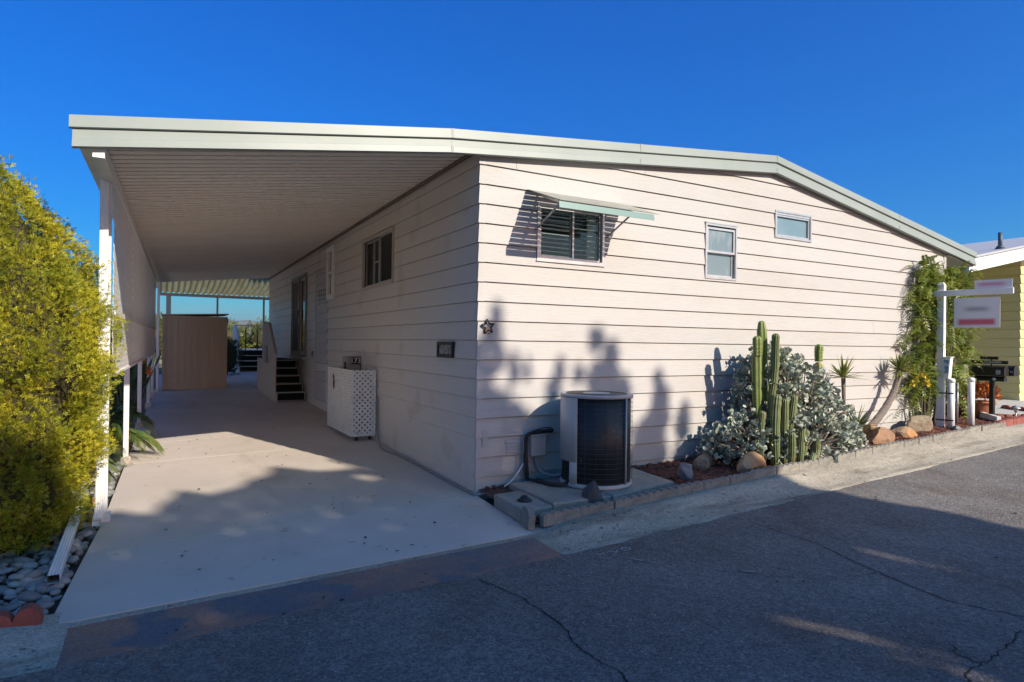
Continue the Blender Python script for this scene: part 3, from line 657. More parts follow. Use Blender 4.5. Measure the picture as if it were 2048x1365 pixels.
# w3: small fixed
u0, u1, z0, z1 = OPF[2]
w = build('window', frame_bars(MB(), FR, u0 - .01, u1 + .01, z0 - .01, z1 + .01, .028, -.012, .03), M['alu'], house)
reveal(FR, u0, u1, z0, z1, w, M['dark'], .06)
build('sash', frame_bars(MB(), FR, u0 + .022, u1 - .022, z0 + .02, z1 - .05, .024, -.03, .012), M['alu'], w)
build('header', MB().mbox(FR, u0 + .0185, u1 - .0185, -.02, .02, z1 - .049, z1 - .019), M['alu'], w)
build('pane', MB().mbox(FR, u0 + .045, u1 - .045, -.02, -.016, z0 + .043, z1 - .073), mat('blue_glass', (0.16, 0.235, 0.27), 0.08, (0.21, 0.28, 0.31), 2, 3, spec=0.8), w)
# side slider
u0, u1, z0, z1 = OPS[0]
w = build('window', frame_bars(MB(), SD, u0 - .01, u1 + .01, z0 - .01, z1 + .01, .035, -.012, .03), M['stepwood'], house); reveal(SD, u0, u1, z0, z1, w, M['dark'])
build('sash', frame_bars(MB(), SD, u0 + .025, 3.42, z0 + .026, z1 - .026, .03, -.03, .012), M['alu'], w)
mb = frame_bars(MB(), SD, 3.38, u1 - .025, z0 + .027, z1 - .027, .03, -.05, -.031); build('sash', mb, M['alu'], w)
build('mullion', MB().mbox(SD, 3.78, 3.81, -.045, -.025, z0 + .057, z1 - .057).mbox(SD, 3.41, 3.779, -.044, -.026, 2.80, 2.825), M['alu'], w)
build('pane', MB().mbox(SD, u0 + .05, 3.40, -.012, -.008, z0 + .05, z1 - .05), M['glass'], w); build('pane', MB().mbox(SD, 3.41, u1 - .05, -.042, -.038, z0 + .05, z1 - .05), M['glass'], w)
build('curtain', MB().mbox(SD, 3.85, 4.2, -.1, -.08, z0 + .02, z1 - .02), M['curtain'], w)
# narrow white window
u0, u1, z0, z1 = OPS[1]
w = build('window', frame_bars(MB(), SD, u0 - .01, u1 + .01, z0 - .01, z1 + .01, .09, -.012, .05), M['white'], house); reveal(SD, u0, u1, z0, z1, w, M['dark'])
build('mullion', MB().mbox(SD, u0 + .081, u1 - .081, .0, .04, 2.86, 2.92), M['white'], w); build('pane', MB().mbox(SD, u0 + .08, u1 - .08, -.01, -.006, z0 + .08, z1 - .08), M['glass'], w)
# sliding door
u0, u1, z0, z1 = OPS[2]
d = build('sliding_door', frame_bars(MB(), SD, u0 - .02, u1 + .02, z0 - .02, z1 + .02, .06, -.012, .045), M['bronze'], house); reveal(SD, u0, u1, z0, z1, d, M['dark'])
build('door_panel', frame_bars(MB(), SD, u0 + .042, 9.62, z0 + .042, z1 - .042, .06, -.04, -.005), M['alu'], d); build('pane', MB().mbox(SD, u0 + .1, 9.56, -.025, -.02, z0 + .1, z1 - .1), M['glass'], d)
build('door_panel', frame_bars(MB(), SD, 9.58, u1 - .042, z0 + .042, z1 - .042, .07, .002, .03), M['bronze'], d)
build('screen', MB().mbox(SD, 9.65, u1 - .11, .012, .016, z0 + .11, z1 - .11), mat('screen', (0.12, 0.10, 0.085), 0.8), d)
build('handle', MB().mbox(SD, 9.66, 9.70, .03, .055, 2.1, 2.3), M['blackmetal'], d); build('sill', MB().mbox(SD, u0 - .05, u1 + .05, -.01, .1, z0 - .06, z0 - .0205), M['alu'], d)
# storage door with vents, skirting hatch
for (u0, u1, z0, z1) in OPS[3:5]:
    hd = build('hatch_door', MB().mbox(SD, u0, u1, -.13, -.12, z0, z1), M['backing'], house)
    k = math.floor((z0 - Z0) / COURSE)
    planks(hd, SD, u0 + .012, u1 - .012, lambda u: z1 - .01, [(0, 0, 0, 0)] if z0 < 1 else [(u0 + .17 + .19 * i, u0 + .17 + .19 * i + .11, 2.40 + .09 * j, 2.45 + .09 * j) for i in range(4) for j in range(3)], [z0 + .01 + COURSE * j for j in range(int((z1 - z0 - .02) / COURSE) + 1)], M['siding'], lip=.013)
    if z0 > 1: build('latch', MB().mbox(SD, u1 + .1, u1 + .16, .012, .05, 1.25, 1.36), M['bronze'], hd)
# louvre vent in the front skirting
v = build('skirting_vent', MB().mbox(FR, .33, .52, .010, .0185, .40, .545), M['siding'], house)
for k in range(4): build('louvre', MB().hexa([FR(.34, .030, .415 + .033 * k), FR(.51, .030, .415 + .033 * k), FR(.51, .018, .415 + .033 * k), FR(.34, .018, .415 + .033 * k), FR(.34, .0195, .44 + .033 * k), FR(.51, .0195, .44 + .033 * k), FR(.51, .018, .44 + .033 * k), FR(.34, .018, .44 + .033 * k)]), M['siding'], v)
build('skirting_vent', MB().mbox(FR, .055, .12, .012, .022, .50, .67), M['siding'], house)
# awning: stepped slats, valance, two arms
M['awnslat'] = mat('awning_slat_paint', (.46, .47, .42), .5, (.38, .39, .35), 9, 4)
aw = build('awning', MB().hexa([(0.545, -.665, 2.925), (1.775, -.665, 2.925), (1.775, -.655, 2.99), (0.545, -.655, 2.99), (0.545, -.672, 2.925), (1.775, -.672, 2.925), (1.775, -.662, 2.99), (0.545, -.662, 2.99)]), mat('awning_green', (0.15, 0.25, 0.23), 0.4), house)
for k in range(11):
    ya = -.005 - .06 * k; za = 3.235 - .0222 * k
    mb = MB().hexa([(.55, ya - .063, za - .011), (1.86, ya - .063, za - .011), (1.86, ya, za), (.55, ya, za), (.55, ya - .063, za - .008), (1.86, ya - .063, za - .008), (1.86, ya, za + .003), (.55, ya, za + .003)])
    build('awning_slat', mb, M['awnslat'], aw)
for x in (.70, 1.66):
    build('awning_arm', MB().tube([(x, -.02, 2.84), (x, -.46, 3.035)], .011, 6), M['alu'], aw)
    build('awning_rail', MB().hexa([(x - .012, -.65, 2.955), (x + .012, -.65, 2.955), (x + .012, -.03, 3.185), (x - .012, -.03, 3.185), (x - .012, -.65, 2.975), (x + .012, -.65, 2.975), (x + .012, -.03, 3.205), (x - .012, -.03, 3.205)]), M['alu'], aw)

# ================================================================== CARPORT
cp = thing('carport', (-3.3, 0.87, gz(-3.3, .87)), 'open carport with pale ribbed metal ceiling and white posts beside the home', 'carport')
CL = [(-3.496, 3.248), (-0.36, 3.702)]
fascia(cp, CL[0], (CL[1][0] - .001, CL[1][1]), 'drip_edge', UPPER); fascia(cp, (CL[0][0] + .02, CL[0][1]), (CL[1][0] - .001, CL[1][1]), 'fascia_board', LOWER)
mb = MB(); mb.hexa([(-3.49, -.07, 3.19), (-.361, -.07, 3.645), (-.361, 14.45, 3.60), (-3.30, 14.45, 3.21), (-3.49, -.07, 3.242), (-.361, -.07, 3.696), (-.361, 14.45, 3.65), (-3.30, 14.45, 3.262)]); build('roof_sheet', mb, M['roof'], cp)
y = -0.055; k = 0
while y < 14.3:
    wd = 0.150; mb = MB()
    for (a, b, dz) in ((0.005, 0.110, 0.0), (0.110, 0.139, 0.012)):
        ya, yb = y + a, y + b; xl = lambda yy: left_edge(max(yy, .87)) - .06 if True else 0
        P = []
        for zt in (0, 0.012):
            P += [(xl(ya), ya, ceil_z(xl(ya), ya) + dz + zt), (-0.028, ya, ceil_z(-.028, ya) + dz + zt), (-0.028, yb, ceil_z(-.028, yb) + dz + zt), (xl(yb), yb, ceil_z(xl(yb), yb) + dz + zt)]
        mb.hexa(P)
    build('ceiling_pan', mb, M['pan'], cp); y += wd; k += 1
mb = MB().hexa([(-.05, 0, 3.555), (-.022, 0, 3.555), (-.022, 14.4, 3.415), (-.05, 14.4, 3.415), (-.05, 0, 3.60), (-.022, 0, 3.60), (-.022, 14.4, 3.46), (-.05, 14.4, 3.46)]); build('wall_channel', mb, mat('brown_trim', (.16, .11, .085), .6), cp)
bx = lambda y_: left_edge(max(y_, .87))
mb = MB().hexa([(bx(0) - .05, -.05, 2.97), (bx(0) + .03, -.05, 2.97), (bx(14.3) + .03, 14.3, 2.99), (bx(14.3) - .05, 14.3, 2.99), (bx(0) - .05, -.05, 3.085), (bx(0) + .03, -.05, 3.085), (bx(14.3) + .03, 14.3, 3.095), (bx(14.3) - .05, 14.3, 3.095)]); build('beam', mb, M['whitemetal'], cp)
mb = MB(); g0 = [(-.0, 0), (-.09, 0), (-.10, .11), (-.095, .11), (-.085, .006), (-.002, .006)]
A = [mb.P((-3.36 + a, -.055, 3.06 + b)) for a, b in g0]; B = [mb.P((-3.20 + a, 14.4, 3.05 + b)) for a, b in g0]
for i in range(6): mb.F(A[i], A[(i + 1) % 6], B[(i + 1) % 6], B[i])
mb.F(*A); mb.F(*B[::-1]); build('gutter', mb, M['whitemetal'], cp)
posts = [(-3.30, .868), (-3.238, 3.453), (-3.168, 6.401), (-3.08, 9.18), (-3.031, 11.29), (-2.93, 12.15)]
for i, (x, y) in enumerate(posts):
    zt = 2.97; zb = gz(x, y)
    p = build('post', MB().bbox(x - .030, x + .030, y - .030, y + .030, zb - .05, zt, .006), M['whitemetal'], cp)
    build('post_foot', MB().bbox(x - .055, x + .055, y - .055, y + .055, zb - .06, zb + .075, .008), M['concrete'] if i else M['whitemetal'], p)
def LP(u, d, z): return (left_edge(u) + .04 + d, u, z)
for a, b in ((0.93, 3.42), (3.48, 6.37), (6.44, 9.15), (9.22, 11.26)):
    l = build('lattice_panel', lattice(LP, a, b, 1.25, 2.965, .074, .038, .0025), M['white'], cp, 'stuff')
    mb = MB(); mb.mbox(lambda u, d_, z: LP(u, -d_, z), a, b, -.02, .006, 1.225, 1.25); build('lattice_rail', mb, M['white'], l)
    build('lattice_rail', MB().mbox(lambda u, d_, z: LP(u, -d_, z), a + .001, b - .001, -.024, -.014, 1.78, 1.83), M['white'], l)
# downspout at the front post
x, y = -3.322, .785; zb = gz(x, y)
prof = [(-.033 + .066 * i / 8, -.026 - (.004 if i % 2 else 0)) for i in range(9)] + [(.033, .026), (-.033, .026)]
def sq_tube(path_frames, prof):
    mb = MB(); rings = [[mb.P(F(a, b)) for a, b in prof] for F in path_frames]; n = len(prof)
    for a, b in zip(rings, rings[1:]):
        for i in range(n): mb.F(a[i], a[(i + 1) % n], b[(i + 1) % n], b[i])
    return mb
fr = [lambda a, b, z_=z_: (x + a, y + b, z_) for z_ in (3.07, 2.0, 1.0, zb + .2)]
fr += [lambda a, b: (x + a - .005, y + b * 1.0 - .03, zb + .12 + b * .4), lambda a, b: (x + a - .012, y - .09 + b * .6, zb + .055 + b * .9), lambda a, b: (x + a - .014, y - .14 + b * .5, zb + .045 + b * .9)]
ds = build('downspout', sq_tube(fr, prof), M['whitemetal'], cp)
for z_ in (.7, 1.9): build('strap', MB().box(x - .046, x + .05, y - .037, y + .034, zb + z_, zb + z_ + .03), M['whitemetal'], ds)

# ================================================================== THINGS AROUND THE HOME
# ---- steps
def make_steps(name, label, cat, x0, x1, ys, zs, yend, rail_x, ram, mw, mside, group=None):
    zb = gz(x0, ys[0]); t = thing(name, (x0, ys[0], zb), label, cat, group)
    prev = zb
    for i, (y, z) in enumerate(zip(ys, zs)):
        yn = ys[i + 1] if i + 1 < len(ys) else yend
        build('riser', MB().box(x0 + .03, x1, y, y + .02, prev + (.03 if i == 0 else 0.0), z - .028), M['carpet'], t)
        tr = build('tread', MB().box(x0 + .03, x1, y - .012, yn + .018, z - .028, z - .004), M['carpet'], t)
        build('nosing', MB().box(x0 + .031, x1 - .001, y - .024, y + .02, z - .024, z), mw, tr)
        build('tread_bracket', MB().box(x1 - .035, x1 - .012, y - .014, y - .001, prev, z - .028), mw, t)
        prev = z
    build('bottom_board', MB().box(x0 + .03, x1 - .02, ys[0] - .03, ys[0] - .002, zb - .02, zb + .045), M['bronze'], t)
    poly = [(ys[0] - .03, zb - .05), (yend, zb + .02), (yend, zs[-1])]
    for i in range(len(ys) - 1, -1, -1): poly += [(ys[i] - .03, zs[i])] + ([(ys[i] - .03, zs[i - 1])] if i else [])
    build('side_panel', MB().prism(poly, lambda u, z: (x0, u, z), lambda u, z: (x0 + .029, u, z)), mside, t)
    y0 = ys[0]; zl = zs[-1]
    rp = [(y0 - .02, zs[0]), (y0 - .03, zs[0] + .82), (y0 + .95, zl + .84), (y0 + 1.95, zl + .89), (y0 + 1.95, zl), (y0 + 1.05, zl), (y0 + .09, zs[0])]
    rl = build('railing', MB().prism(rp, lambda u, z: (x0 - .026, u, z), lambda u, z: (x0 - .004, u, z)), mside, t)
    cap = [(y0 - .045, zs[0] + .825), (y0 + .95, zl + .845), (y0 + 1.97, zl + .895)]
    for a, b in zip(cap, cap[1:]):
        build('handrail_cap', MB().hexa([(x0 - .045, a[0], a[1]), (x0 + .015, a[0], a[1]), (x0 + .015, b[0], b[1]), (x0 - .045, b[0], b[1]), (x0 - .045, a[0], a[1] + .022), (x0 + .015, a[0], a[1] + .022), (x0 + .015, b[0], b[1] + .022), (x0 - .045, b[0], b[1] + .022)]), mside, rl)
    return t
es = make_steps('entry_steps', 'beige wooden entry steps with black carpeted treads leading to the sliding door', 'steps', -.66, -.03, [8.60, 8.87, 9.15, 9.42, 9.66], [.446, .618, .784, .948, 1.121], 11.7, -.66, 0, M['stepwood'], M['stepwood'])
build('mail_holder', MB().box(-.72, -.688, 9.75, 10.15, 1.05, 1.45), M['greymetal'], es)
bs = make_steps('back_steps', 'white wooden steps with black risers at the far end of the patio', 'steps', -.52, .55, [17.5, 17.8, 18.1, 18.4], [.68, .86, 1.04, 1.22], 19.6, -.5, 0, M['whitewood'], M['whitewood'])
for xx in (-.1, .3, .55): build('baluster', MB().bbox(xx - .02, xx + .02, 19.4, 19.44, 1.22, 2.1, .004), M['blackmetal'], bs)
build('top_rail', MB().box(-.5, .6, 19.39, 19.45, 2.1, 2.14), M['blackmetal'], bs); build('deck', MB().box(-.48, 2.4, 19.62, 21.5, 1.10, 1.22), M['whitewood'], bs)
# ---- tan storage shed
sh = thing('storage_shed', (-2.1, 12.3, gz(-2.1, 12.3)), 'plain tan plywood storage shed standing at the end of the carport', 'shed')
zb = gz(-2.1, 12.3)
for a, b in ((-2.80, -1.945), (-1.94, -1.36)):
    p = MB().box(a, b, 12.30, 12.325, zb, 2.17); pn = build('door_panel', p, M['tanwood'], sh)
    xx = a + .10
    while xx < b - .04: build('groove_batten', MB().box(xx, xx + .06, 12.292, 12.2995, zb + .03, 2.15), M['tanwood'], pn); xx += .10 if False else .152
build('side_wall', MB().box(-1.36, -1.335, 12.30, 13.6, zb, 2.18), M['tanwood'], sh); build('side_wall', MB().box(-2.83, -2.805, 12.30, 13.6, zb, 2.18), M['tanwood'], sh); build('back_wall', MB().box(-2.80, -1.365, 13.57, 13.6, zb, 2.17), M['tanwood'], sh)
build('roof', MB().hexa([(-2.86, 12.27, 2.175), (-1.31, 12.27, 2.235), (-1.31, 13.65, 2.235), (-2.86, 13.65, 2.175), (-2.86, 12.27, 2.205), (-1.31, 12.27, 2.265), (-1.31, 13.65, 2.265), (-2.86, 13.65, 2.205)]), M['tanwood'], sh)
build('trim', MB().box(-2.83, -1.335, 12.280, 12.2915, 2.10, 2.172), M['tanwood'], sh); build('trim', MB().box(-1.40, -1.336, 12.280, 12.2915, zb, 2.0995), M['tanwood'], sh); build('trim', MB().box(-2.829, -2.765, 12.280, 12.2915, zb, 2.0995), M['tanwood'], sh)
build('hinge', MB().box(-1.345, -1.318, 12.285, 12.30, 2.02, 2.12), M['blackmetal'], sh)
# ---- patio cover behind
pc = thing('patio_cover', (-1.2, 17.4, gz(-1.2, 17.4)), 'corrugated translucent patio cover on blue-grey posts behind the carport', 'patio cover')
nx, V, Fc = 190, [], []
for j, (yy, zz) in enumerate(((14.46, 3.36), (16, 3.235), (17.7, 3.10))):
    for i in range(nx + 1):
        xx = -2.95 + 4.8 * i / nx; V.append((xx, yy, zz + (.10 + .05 * (xx + 1.5) if j == 0 else 0) + .034 * math.sin(xx * 2 * math.pi / .16)))
for j in range(2):
    for i in range(nx): a = j * (nx + 1) + i; Fc.append((a, a + 1, a + nx + 2, a + nx + 1))
arrays('corrugated_sheet', V, Fc, M['fiber'], pc, smooth=True)
M['bluegrey'] = mat('blue_grey_paint', (0.42, 0.44, 0.44), 0.5)
build('beam', MB().box(-2.95, 1.85, 17.35, 17.43, 2.98, 3.07), M['bluegrey'], pc)
for i in range(4): build('rafter', MB().hexa([(-2.9 + 1.55 * i, 14.46, 3.24), (-2.86 + 1.55 * i, 14.46, 3.24), (-2.86 + 1.55 * i, 17.5, 3.0), (-2.9 + 1.55 * i, 17.5, 3.0), (-2.9 + 1.55 * i, 14.46, 3.33), (-2.86 + 1.55 * i, 14.46, 3.33), (-2.86 + 1.55 * i, 17.5, 3.075), (-2.9 + 1.55 * i, 17.5, 3.075)]), M['bluegrey'], pc) if i in (0, 3) else None
for xx, w in ((-2.66, .07), (-1.22, .03), (.24, .03)): build('post', MB().bbox(xx - w, xx + w, 17.36, 17.42, gz(xx, 17.4) - .05, 2.98, .005), M['bluegrey'], pc)

# ---- lattice cart
ct = thing('lattice_cart', (-.18, 4.1, gz(-.18, 4.1)), 'white lattice utility enclosure on black casters against the side wall', 'enclosure')
x0, x1, y0, y1 = -.40, .0 - .03, 3.40, 4.90; zb = gz(-.2, 4.1) + .055; zt = zb + .985
build('front_lattice', lattice(lambda u, d, z: (u, y0 - d, z), x0, x1, zb, zt, .058, .032, .0022), M['white'], ct, 'stuff')
build('side_lattice', lattice(lambda u, d, z: (x0 - d - .001, u, z), y0 + .002, y1, zb, zt, .058, .032, .0022), M['white'], ct, 'stuff')
build('back_lattice', lattice(lambda u, d, z: (u, y1 + d, z), x0, x1, zb, zt, .058, .032, .0022), M['white'], ct, 'stuff')
fr = MB()
for (a, b) in ((x0 + .002, y0 + .002), (x1 - .04, y0 + .002), (x0 + .002, y1 - .04), (x1 - .04, y1 - .04)): fr.box(a, a + .035, b, b + .035, zb, zt)
fr.box(x0 + .038, x1 - .041, y0 + .003, y0 + .033, zb, zb + .04); fr.box(x0 + .003, x0 + .033, y0 + .038, y1 - .041, zb, zb + .04)
build('frame', fr, M['white'], ct)
for (a, b) in ((x0 + .1, y0 + .06), (x1 - .07, y0 + .06), (x0 + .1, y1 - .08), (x1 - .07, y1 - .08)): build('caster', MB(Matrix.Translation((a, b, gz(a, b) + .026)) @ Matrix.Rotation(R(90), 4, 'X')).lathe([(.024, -.011), (.026, -.007), (.026, .007), (.024, .011)], n=12).box(-.014, .014, .014, .035, -.013, .013), M['black'], ct)
build('lizard_ornament', MB().prism([(4.42, .80), (4.47, .86), (4.46, .95), (4.49, 1.01), (4.45, 1.05), (4.41, 1.0), (4.42, .95), (4.36, .93), (4.40, .90), (4.40, .86)], lambda u, z: (x0 - .0145, u, z), lambda u, z: (x0 - .022, u, z)), mat('rusty', (.16, .10, .06), .7), ct)
# electrical pedestal with 173
ep = thing('electrical_pedestal', (-.1, 4.35, gz(-.1, 4.35)), 'grey metal electrical pedestal numbered 173 rising behind the lattice enclosure', 'electrical box')
build('column', MB().bbox(-.20, .0 - .02, 4.32, 4.55, gz(-.1, 4.3) - .02, 1.02, .004), M['greymetal'], ep)
bxo = build('meter_box', MB().bbox(-.245, -.02, 4.30, 4.58, 1.02, 1.33, .006), M['greymetal'], ep)
build('side_slot', MB().box(-.249, -.2455, 4.34, 4.44, 1.06, 1.24), M['dark'], bxo); build('number_plate', MB().box(-.175, -.03, 4.294, 4.2995, 1.20, 1.315), M['blackmetal'], bxo)
text_mesh('173', .115, lambda a, d, b: (-.1025 + a * 1.0, 4.2925 - d, 1.258 + b), 'house_number', M['white'], bxo, .001)
# ---- framed plaque on the side wall
pq = thing('framed_plaque', (-.02, .79, 1.5), 'small black framed silver plaque on the side wall near the corner', 'plaque')
build('frame', frame_bars(MB(), SD, .57, 1.01, 1.405, 1.585, .036, .0, .045), M['blackmetal'], pq)
M['silver'] = mat('embossed_silver', (.42, .42, .42), .35, (.05, .05, .05), 60, 2, (.46, .54), (1, 1.2, .35), .5, 60, metal=.4)
build('plate', MB().mbox(SD, .60, .98, .018, .03, 1.437, 1.553), M['silver'], pq)
# ---- star ornament
st = thing('star_ornament', (.096, -.03, 1.74), 'small dark metal star ornament on the front siding near the corner', 'ornament')
pts = []
for i in range(10): a = math.pi / 2 + i * math.pi / 5 + .12; rr = .078 if i % 2 == 0 else .036; pts.append((.096 + rr * math.cos(a), 1.745 + rr * math.sin(a)))
for i in range(10):
    a, b = pts[i], pts[(i + 1) % 10]
    build('star_bar', MB().tube([(a[0], -.03, a[1]), (b[0], -.03, b[1])], .0085, 5), M['blackmetal'], st)
build('centre_figure', MB().prism([(.062, 1.68), (.075, 1.73), (.09, 1.755), (.10, 1.735), (.115, 1.76), (.13, 1.68)], lambda u, z: (u, -.025, z), lambda u, z: (u, -.034, z)), M['bronze'], st)
# ---- pads
def pad(ring, zt, zb, label, name='concrete_pad'):
    mb = MB(); e = .012; c = np.mean(np.array(ring), 0); n = len(ring)
    t = [mb.P((p[0] + (c[0] - p[0]) * .02, p[1] + (c[1] - p[1]) * .02, zt)) for p in ring]; s = [mb.P((p[0], p[1], zt - e)) for p in ring]; b = [mb.P((p[0], p[1], zb)) for p in ring]
    mb.F(*t)
    for i in range(n): j = (i + 1) % n; mb.F(s[i], s[j], t[j], t[i]); mb.F(b[i], b[j], s[j], s[i])
    mb.F(*b[::-1]); return solo(name, mb, M['pad'], (c[0], c[1], zb), label, 'concrete pad', 'equipment pads')
pad([(-.05, -1.08), (.265, -1.045), (.30, -.40), (-.01, -.42)], .100, -.05, 'small concrete pad with a black cap beside the driveway corner')
pad([(.275, -1.045), (.925, -1.06), (.99, -.12), (.31, -.14)], .122, -.05, 'concrete pad carrying the pipes in front of the air conditioner')
pad([(.94, -1.08), (1.92, -.86), (2.02, -.09), (1.0, -.12)], .126, -.04, 'broad concrete pad under the right side of the air conditioner')
solo('drain_cap', MB().lathe([(.07, 0), (.072, .012), (.045, .022), (.042, .035), (.028, .037), (.027, .052), (.012, .055)], (.124, -.78, .1005), 16), M['black'], (.124, -.78, .1005), 'round black drain cap on the small concrete pad', 'drain cap')
# ---- air conditioner
AC = (1.13, -.535); rA = .375; z0, z1 = .127, 1.065
ac = thing('air_conditioner', (*AC, z0), 'tall round beige air conditioner with a black coil grille on the concrete pads', 'air conditioner')
# panel angles measured around the drum; camera sits towards (-.6,-.8)
cam_a = math.atan2(-5.856 - AC[1], -2.873 - AC[0])
def arc(a0, a1, r0, r1, za, zb_, n):
    mb = MB(); mb.sm = False; rows = []
    for i in range(n + 1):
        a = cam_a + R(a0 + (a1 - a0) * i / n); c, s = math.cos(a), math.sin(a)
        rows.append([mb.P((AC[0] + rr * c, AC[1] + rr * s, zz)) for rr, zz in ((r1, za), (r1, zb_), (r0, zb_), (r0, za))])
    for a, b in zip(rows, rows[1:]):
        for k in range(4): mb.F(a[k], b[k], b[(k + 1) % 4], a[(k + 1) % 4])
    mb.F(*rows[0]); mb.F(*rows[-1][::-1])
    for i in range(len(mb.smooth)): mb.smooth[i] = (i % 4 == 0)
    return mb
build('coil', MB().lathe([(rA - .02, z0 + .03), (rA - .02, z1 - .04)], (AC[0], AC[1], 0), 40), M['accoil'], ac)
build('base_ring', MB().lathe([(rA - .01, z0), (rA, z0 + .005), (rA, z0 + .04), (rA - .015, z0 + .045)], (AC[0], AC[1], 0), 40), M['acpaint'], ac)
# camera-left is +angle or -angle: left of view = rotate clockwise seen from above
build('service_panel', arc(-92, -31, rA - .012, rA + .002, z0 + .26, z1 - .035, 14), M['acpaint'], ac); build('service_panel', arc(-45, -31, rA - .012, rA + .0015, z0 + .04, z0 + .2595, 5), M['acpaint'], ac)
build('access_recess', arc(-92, -45.2, rA - .06, rA - .03, z0 + .045, z0 + .259, 8), M['greymetal'], ac)
build('corner_trim', arc(52, 54.6, rA - .012, rA + .004, z0 + .04, z1 - .035, 2), M['acpaint'], ac)
for i in range(18):
    zz = z0 + .06 + i * .0495; build('grille_ring', MB().tube([(AC[0] + (rA - .004) * math.cos(cam_a + R(-30 + q * 9)), AC[1] + (rA - .004) * math.sin(cam_a + R(-30 + q * 9)), zz) for q in range(20)], .0017, 4), M['acwire'], ac)
for i in range(9):
    a = cam_a + R(-17 + i * 17); build('grille_rod', MB().tube([(AC[0] + (rA - .001) * math.cos(a), AC[1] + (rA - .001) * math.sin(a), zz) for zz in (z0 + .04, z1 - .04)], .002, 4), M['acwire'], ac)
lid = build('lid', MB().lathe([(rA - .03, z1 - .036), (rA + .003, z1 - .034), (rA + .005, z1 - .008), (rA - .002, z1), (rA - .03, z1 + .001), (rA - .05, z1 - .008), (.15, z1 - .008), (.14, z1 + .004), (.0, z1 + .008)], (AC[0], AC[1], 0), 48), M['acpaint'], ac)
for i in range(9):
    rr = .165 + i * .019; build('fan_guard_ring', MB().tube([(AC[0] + rr * math.cos(q * 2 * math.pi / 40), AC[1] + rr * math.sin(q * 2 * math.pi / 40), z1 - .001) for q in range(41)], .0045, 4, False), M['acwire'], lid)
# ---- line set, utility box, conduit, cable
def smooth_path(pts, n=6):
    out = []
    P = [Vector(p) for p in pts]; P = [P[0] * 2 - P[1]] + P + [P[-1] * 2 - P[-2]]
    for i in range(1, len(P) - 2):
        for k in range(n):
            t = k / n; a, b, c, d = P[i - 1:i + 3]
            out.append(0.5 * ((2 * b) + (c - a) * t + (2 * a - 5 * b + 4 * c - d) * t * t + (3 * b - a - 3 * c + d) * t ** 3))
    out.append(P[-2]); return out
ln = smooth_path([(.93, .0, .62), (.86, -.06, .625), (.66, -.08, .62), (.55, -.085, .58), (.545, -.085, .40), (.56, -.085, .2), (.57, -.09, .12), (.60, -.3, .145), (.62, -.48, .15), (.72, -.56, .155), (.82, -.50, .19)], 5)
ls = thing('refrigerant_line', (.55, -.085, .12), 'black insulated pipe running from the siding down to the air conditioner', 'pipe')
build('insulated_pipe', MB().tube(ln, .021, 8), M['black'], ls)
build('thin_wire', MB().tube(smooth_path([(.90, -.02, .655), (.7, -.11, .66), (.54, -.12, .60), (.50, -.12, .4), (.51, -.12, .2), (.56, -.13, .13)]), .006, 5), M['black'], ls)
for k in range(6): p = ln[4 + k * 6]; build('tape_wrap', MB().tube([Vector(p) - (ln[5 + k * 6] - ln[4 + k * 6]).normalized() * .012, Vector(p) + (ln[5 + k * 6] - ln[4 + k * 6]).normalized() * .012], .024, 8), M['black'], ls)
ub = thing('utility_box', (.69, -.03, .37), 'small grey wall-mounted disconnect box beside the air conditioner', 'electrical box')
build('case', MB().bbox(.60, .79, -.10, -.018, .37, .585, .005), M['siding'], ub); build('lid', MB().bbox(.592, .798, -.112, -.018, .585, .60, .003), M['siding'], ub)
build('conduit', MB().tube(smooth_path([(.68, -.06, .37), (.68, -.07, .30), (.72, -.12, .20), (.80, -.2, .17), (.86, -.3, .19)]), .016, 8), M['greyconduit'], ub)
solo('white_cable', MB().tube(smooth_path([(.62, -.03, .42), (.55, -.06, .33), (.42, -.08, .17), (.28, -.08, .07), (.12, -.06, .03), (.0, -.06, .02)]), .008, 6), M['white'], (.3, -.08, .05), 'thin white cable looping down the front skirting to the driveway corner', 'cable')
wp = smooth_path([(-.03, 3.32, .75), (-.035, 3.3, .4), (-.05, 3.2, .2), (-.10, 2.95, gz(-.1, 2.95) + .02), (-.16, 2.6, gz(-.16, 2.6) + .015), (-.10, 2.2, gz(0, 2.2) + .014), (-.07, 1.6, gz(0, 1.6) + .014), (-.06, .9, gz(0, .9) + .014), (-.05, .3, gz(0, .3) + .014), (-.03, -.03, .018)])
solo('grey_cable', MB().tube(wp, .012, 6), M['greyconduit'], (-.06, 1.5, .05), 'grey cable lying along the foot of the side wall', 'cable')
# ---- rocks
M['rk_grey'] = mat('rock_grey', (.26, .24, .225), .9, (.15, .14, .135), 9, 6, bump=.6, bscale=25); M['rk_tan'] = mat('rock_tan', (.30, .235, .16), .9, (.20, .15, .10), 8, 6, bump=.6, bscale=22)
M['rk_or'] = mat('rock_orange', (.36, .27, .17), .9, (.40, .19, .07), 4, 6, (.4, .6), bump=.6, bscale=20); M['rk_dark'] = mat('rock_dark', (.045, .045, .05), .85, (.08, .08, .085), 9, 6, bump=.6, bscale=25); M['rk_red'] = mat('rock_red', (.36, .20, .11), .9, (.24, .14, .085), 7, 6, bump=.6, bscale=22)
rock('rock', (.76, -1.0), (.12, .11, .15), M['rk_dark'], 'dark grey pointed rock in front of the air conditioner', 4, .4)
rock('rock', (2.21, -.74), (.11, .10, .14), M['rk_grey'], 'grey pointed rock in the mulch right of the concrete pad', 9, 1.2)
rock('rock', (2.72, -.46), (.10, .11, .13), M['rk_tan'], 'small upright tan rock at the left foot of the silver shrub', 12, .2)
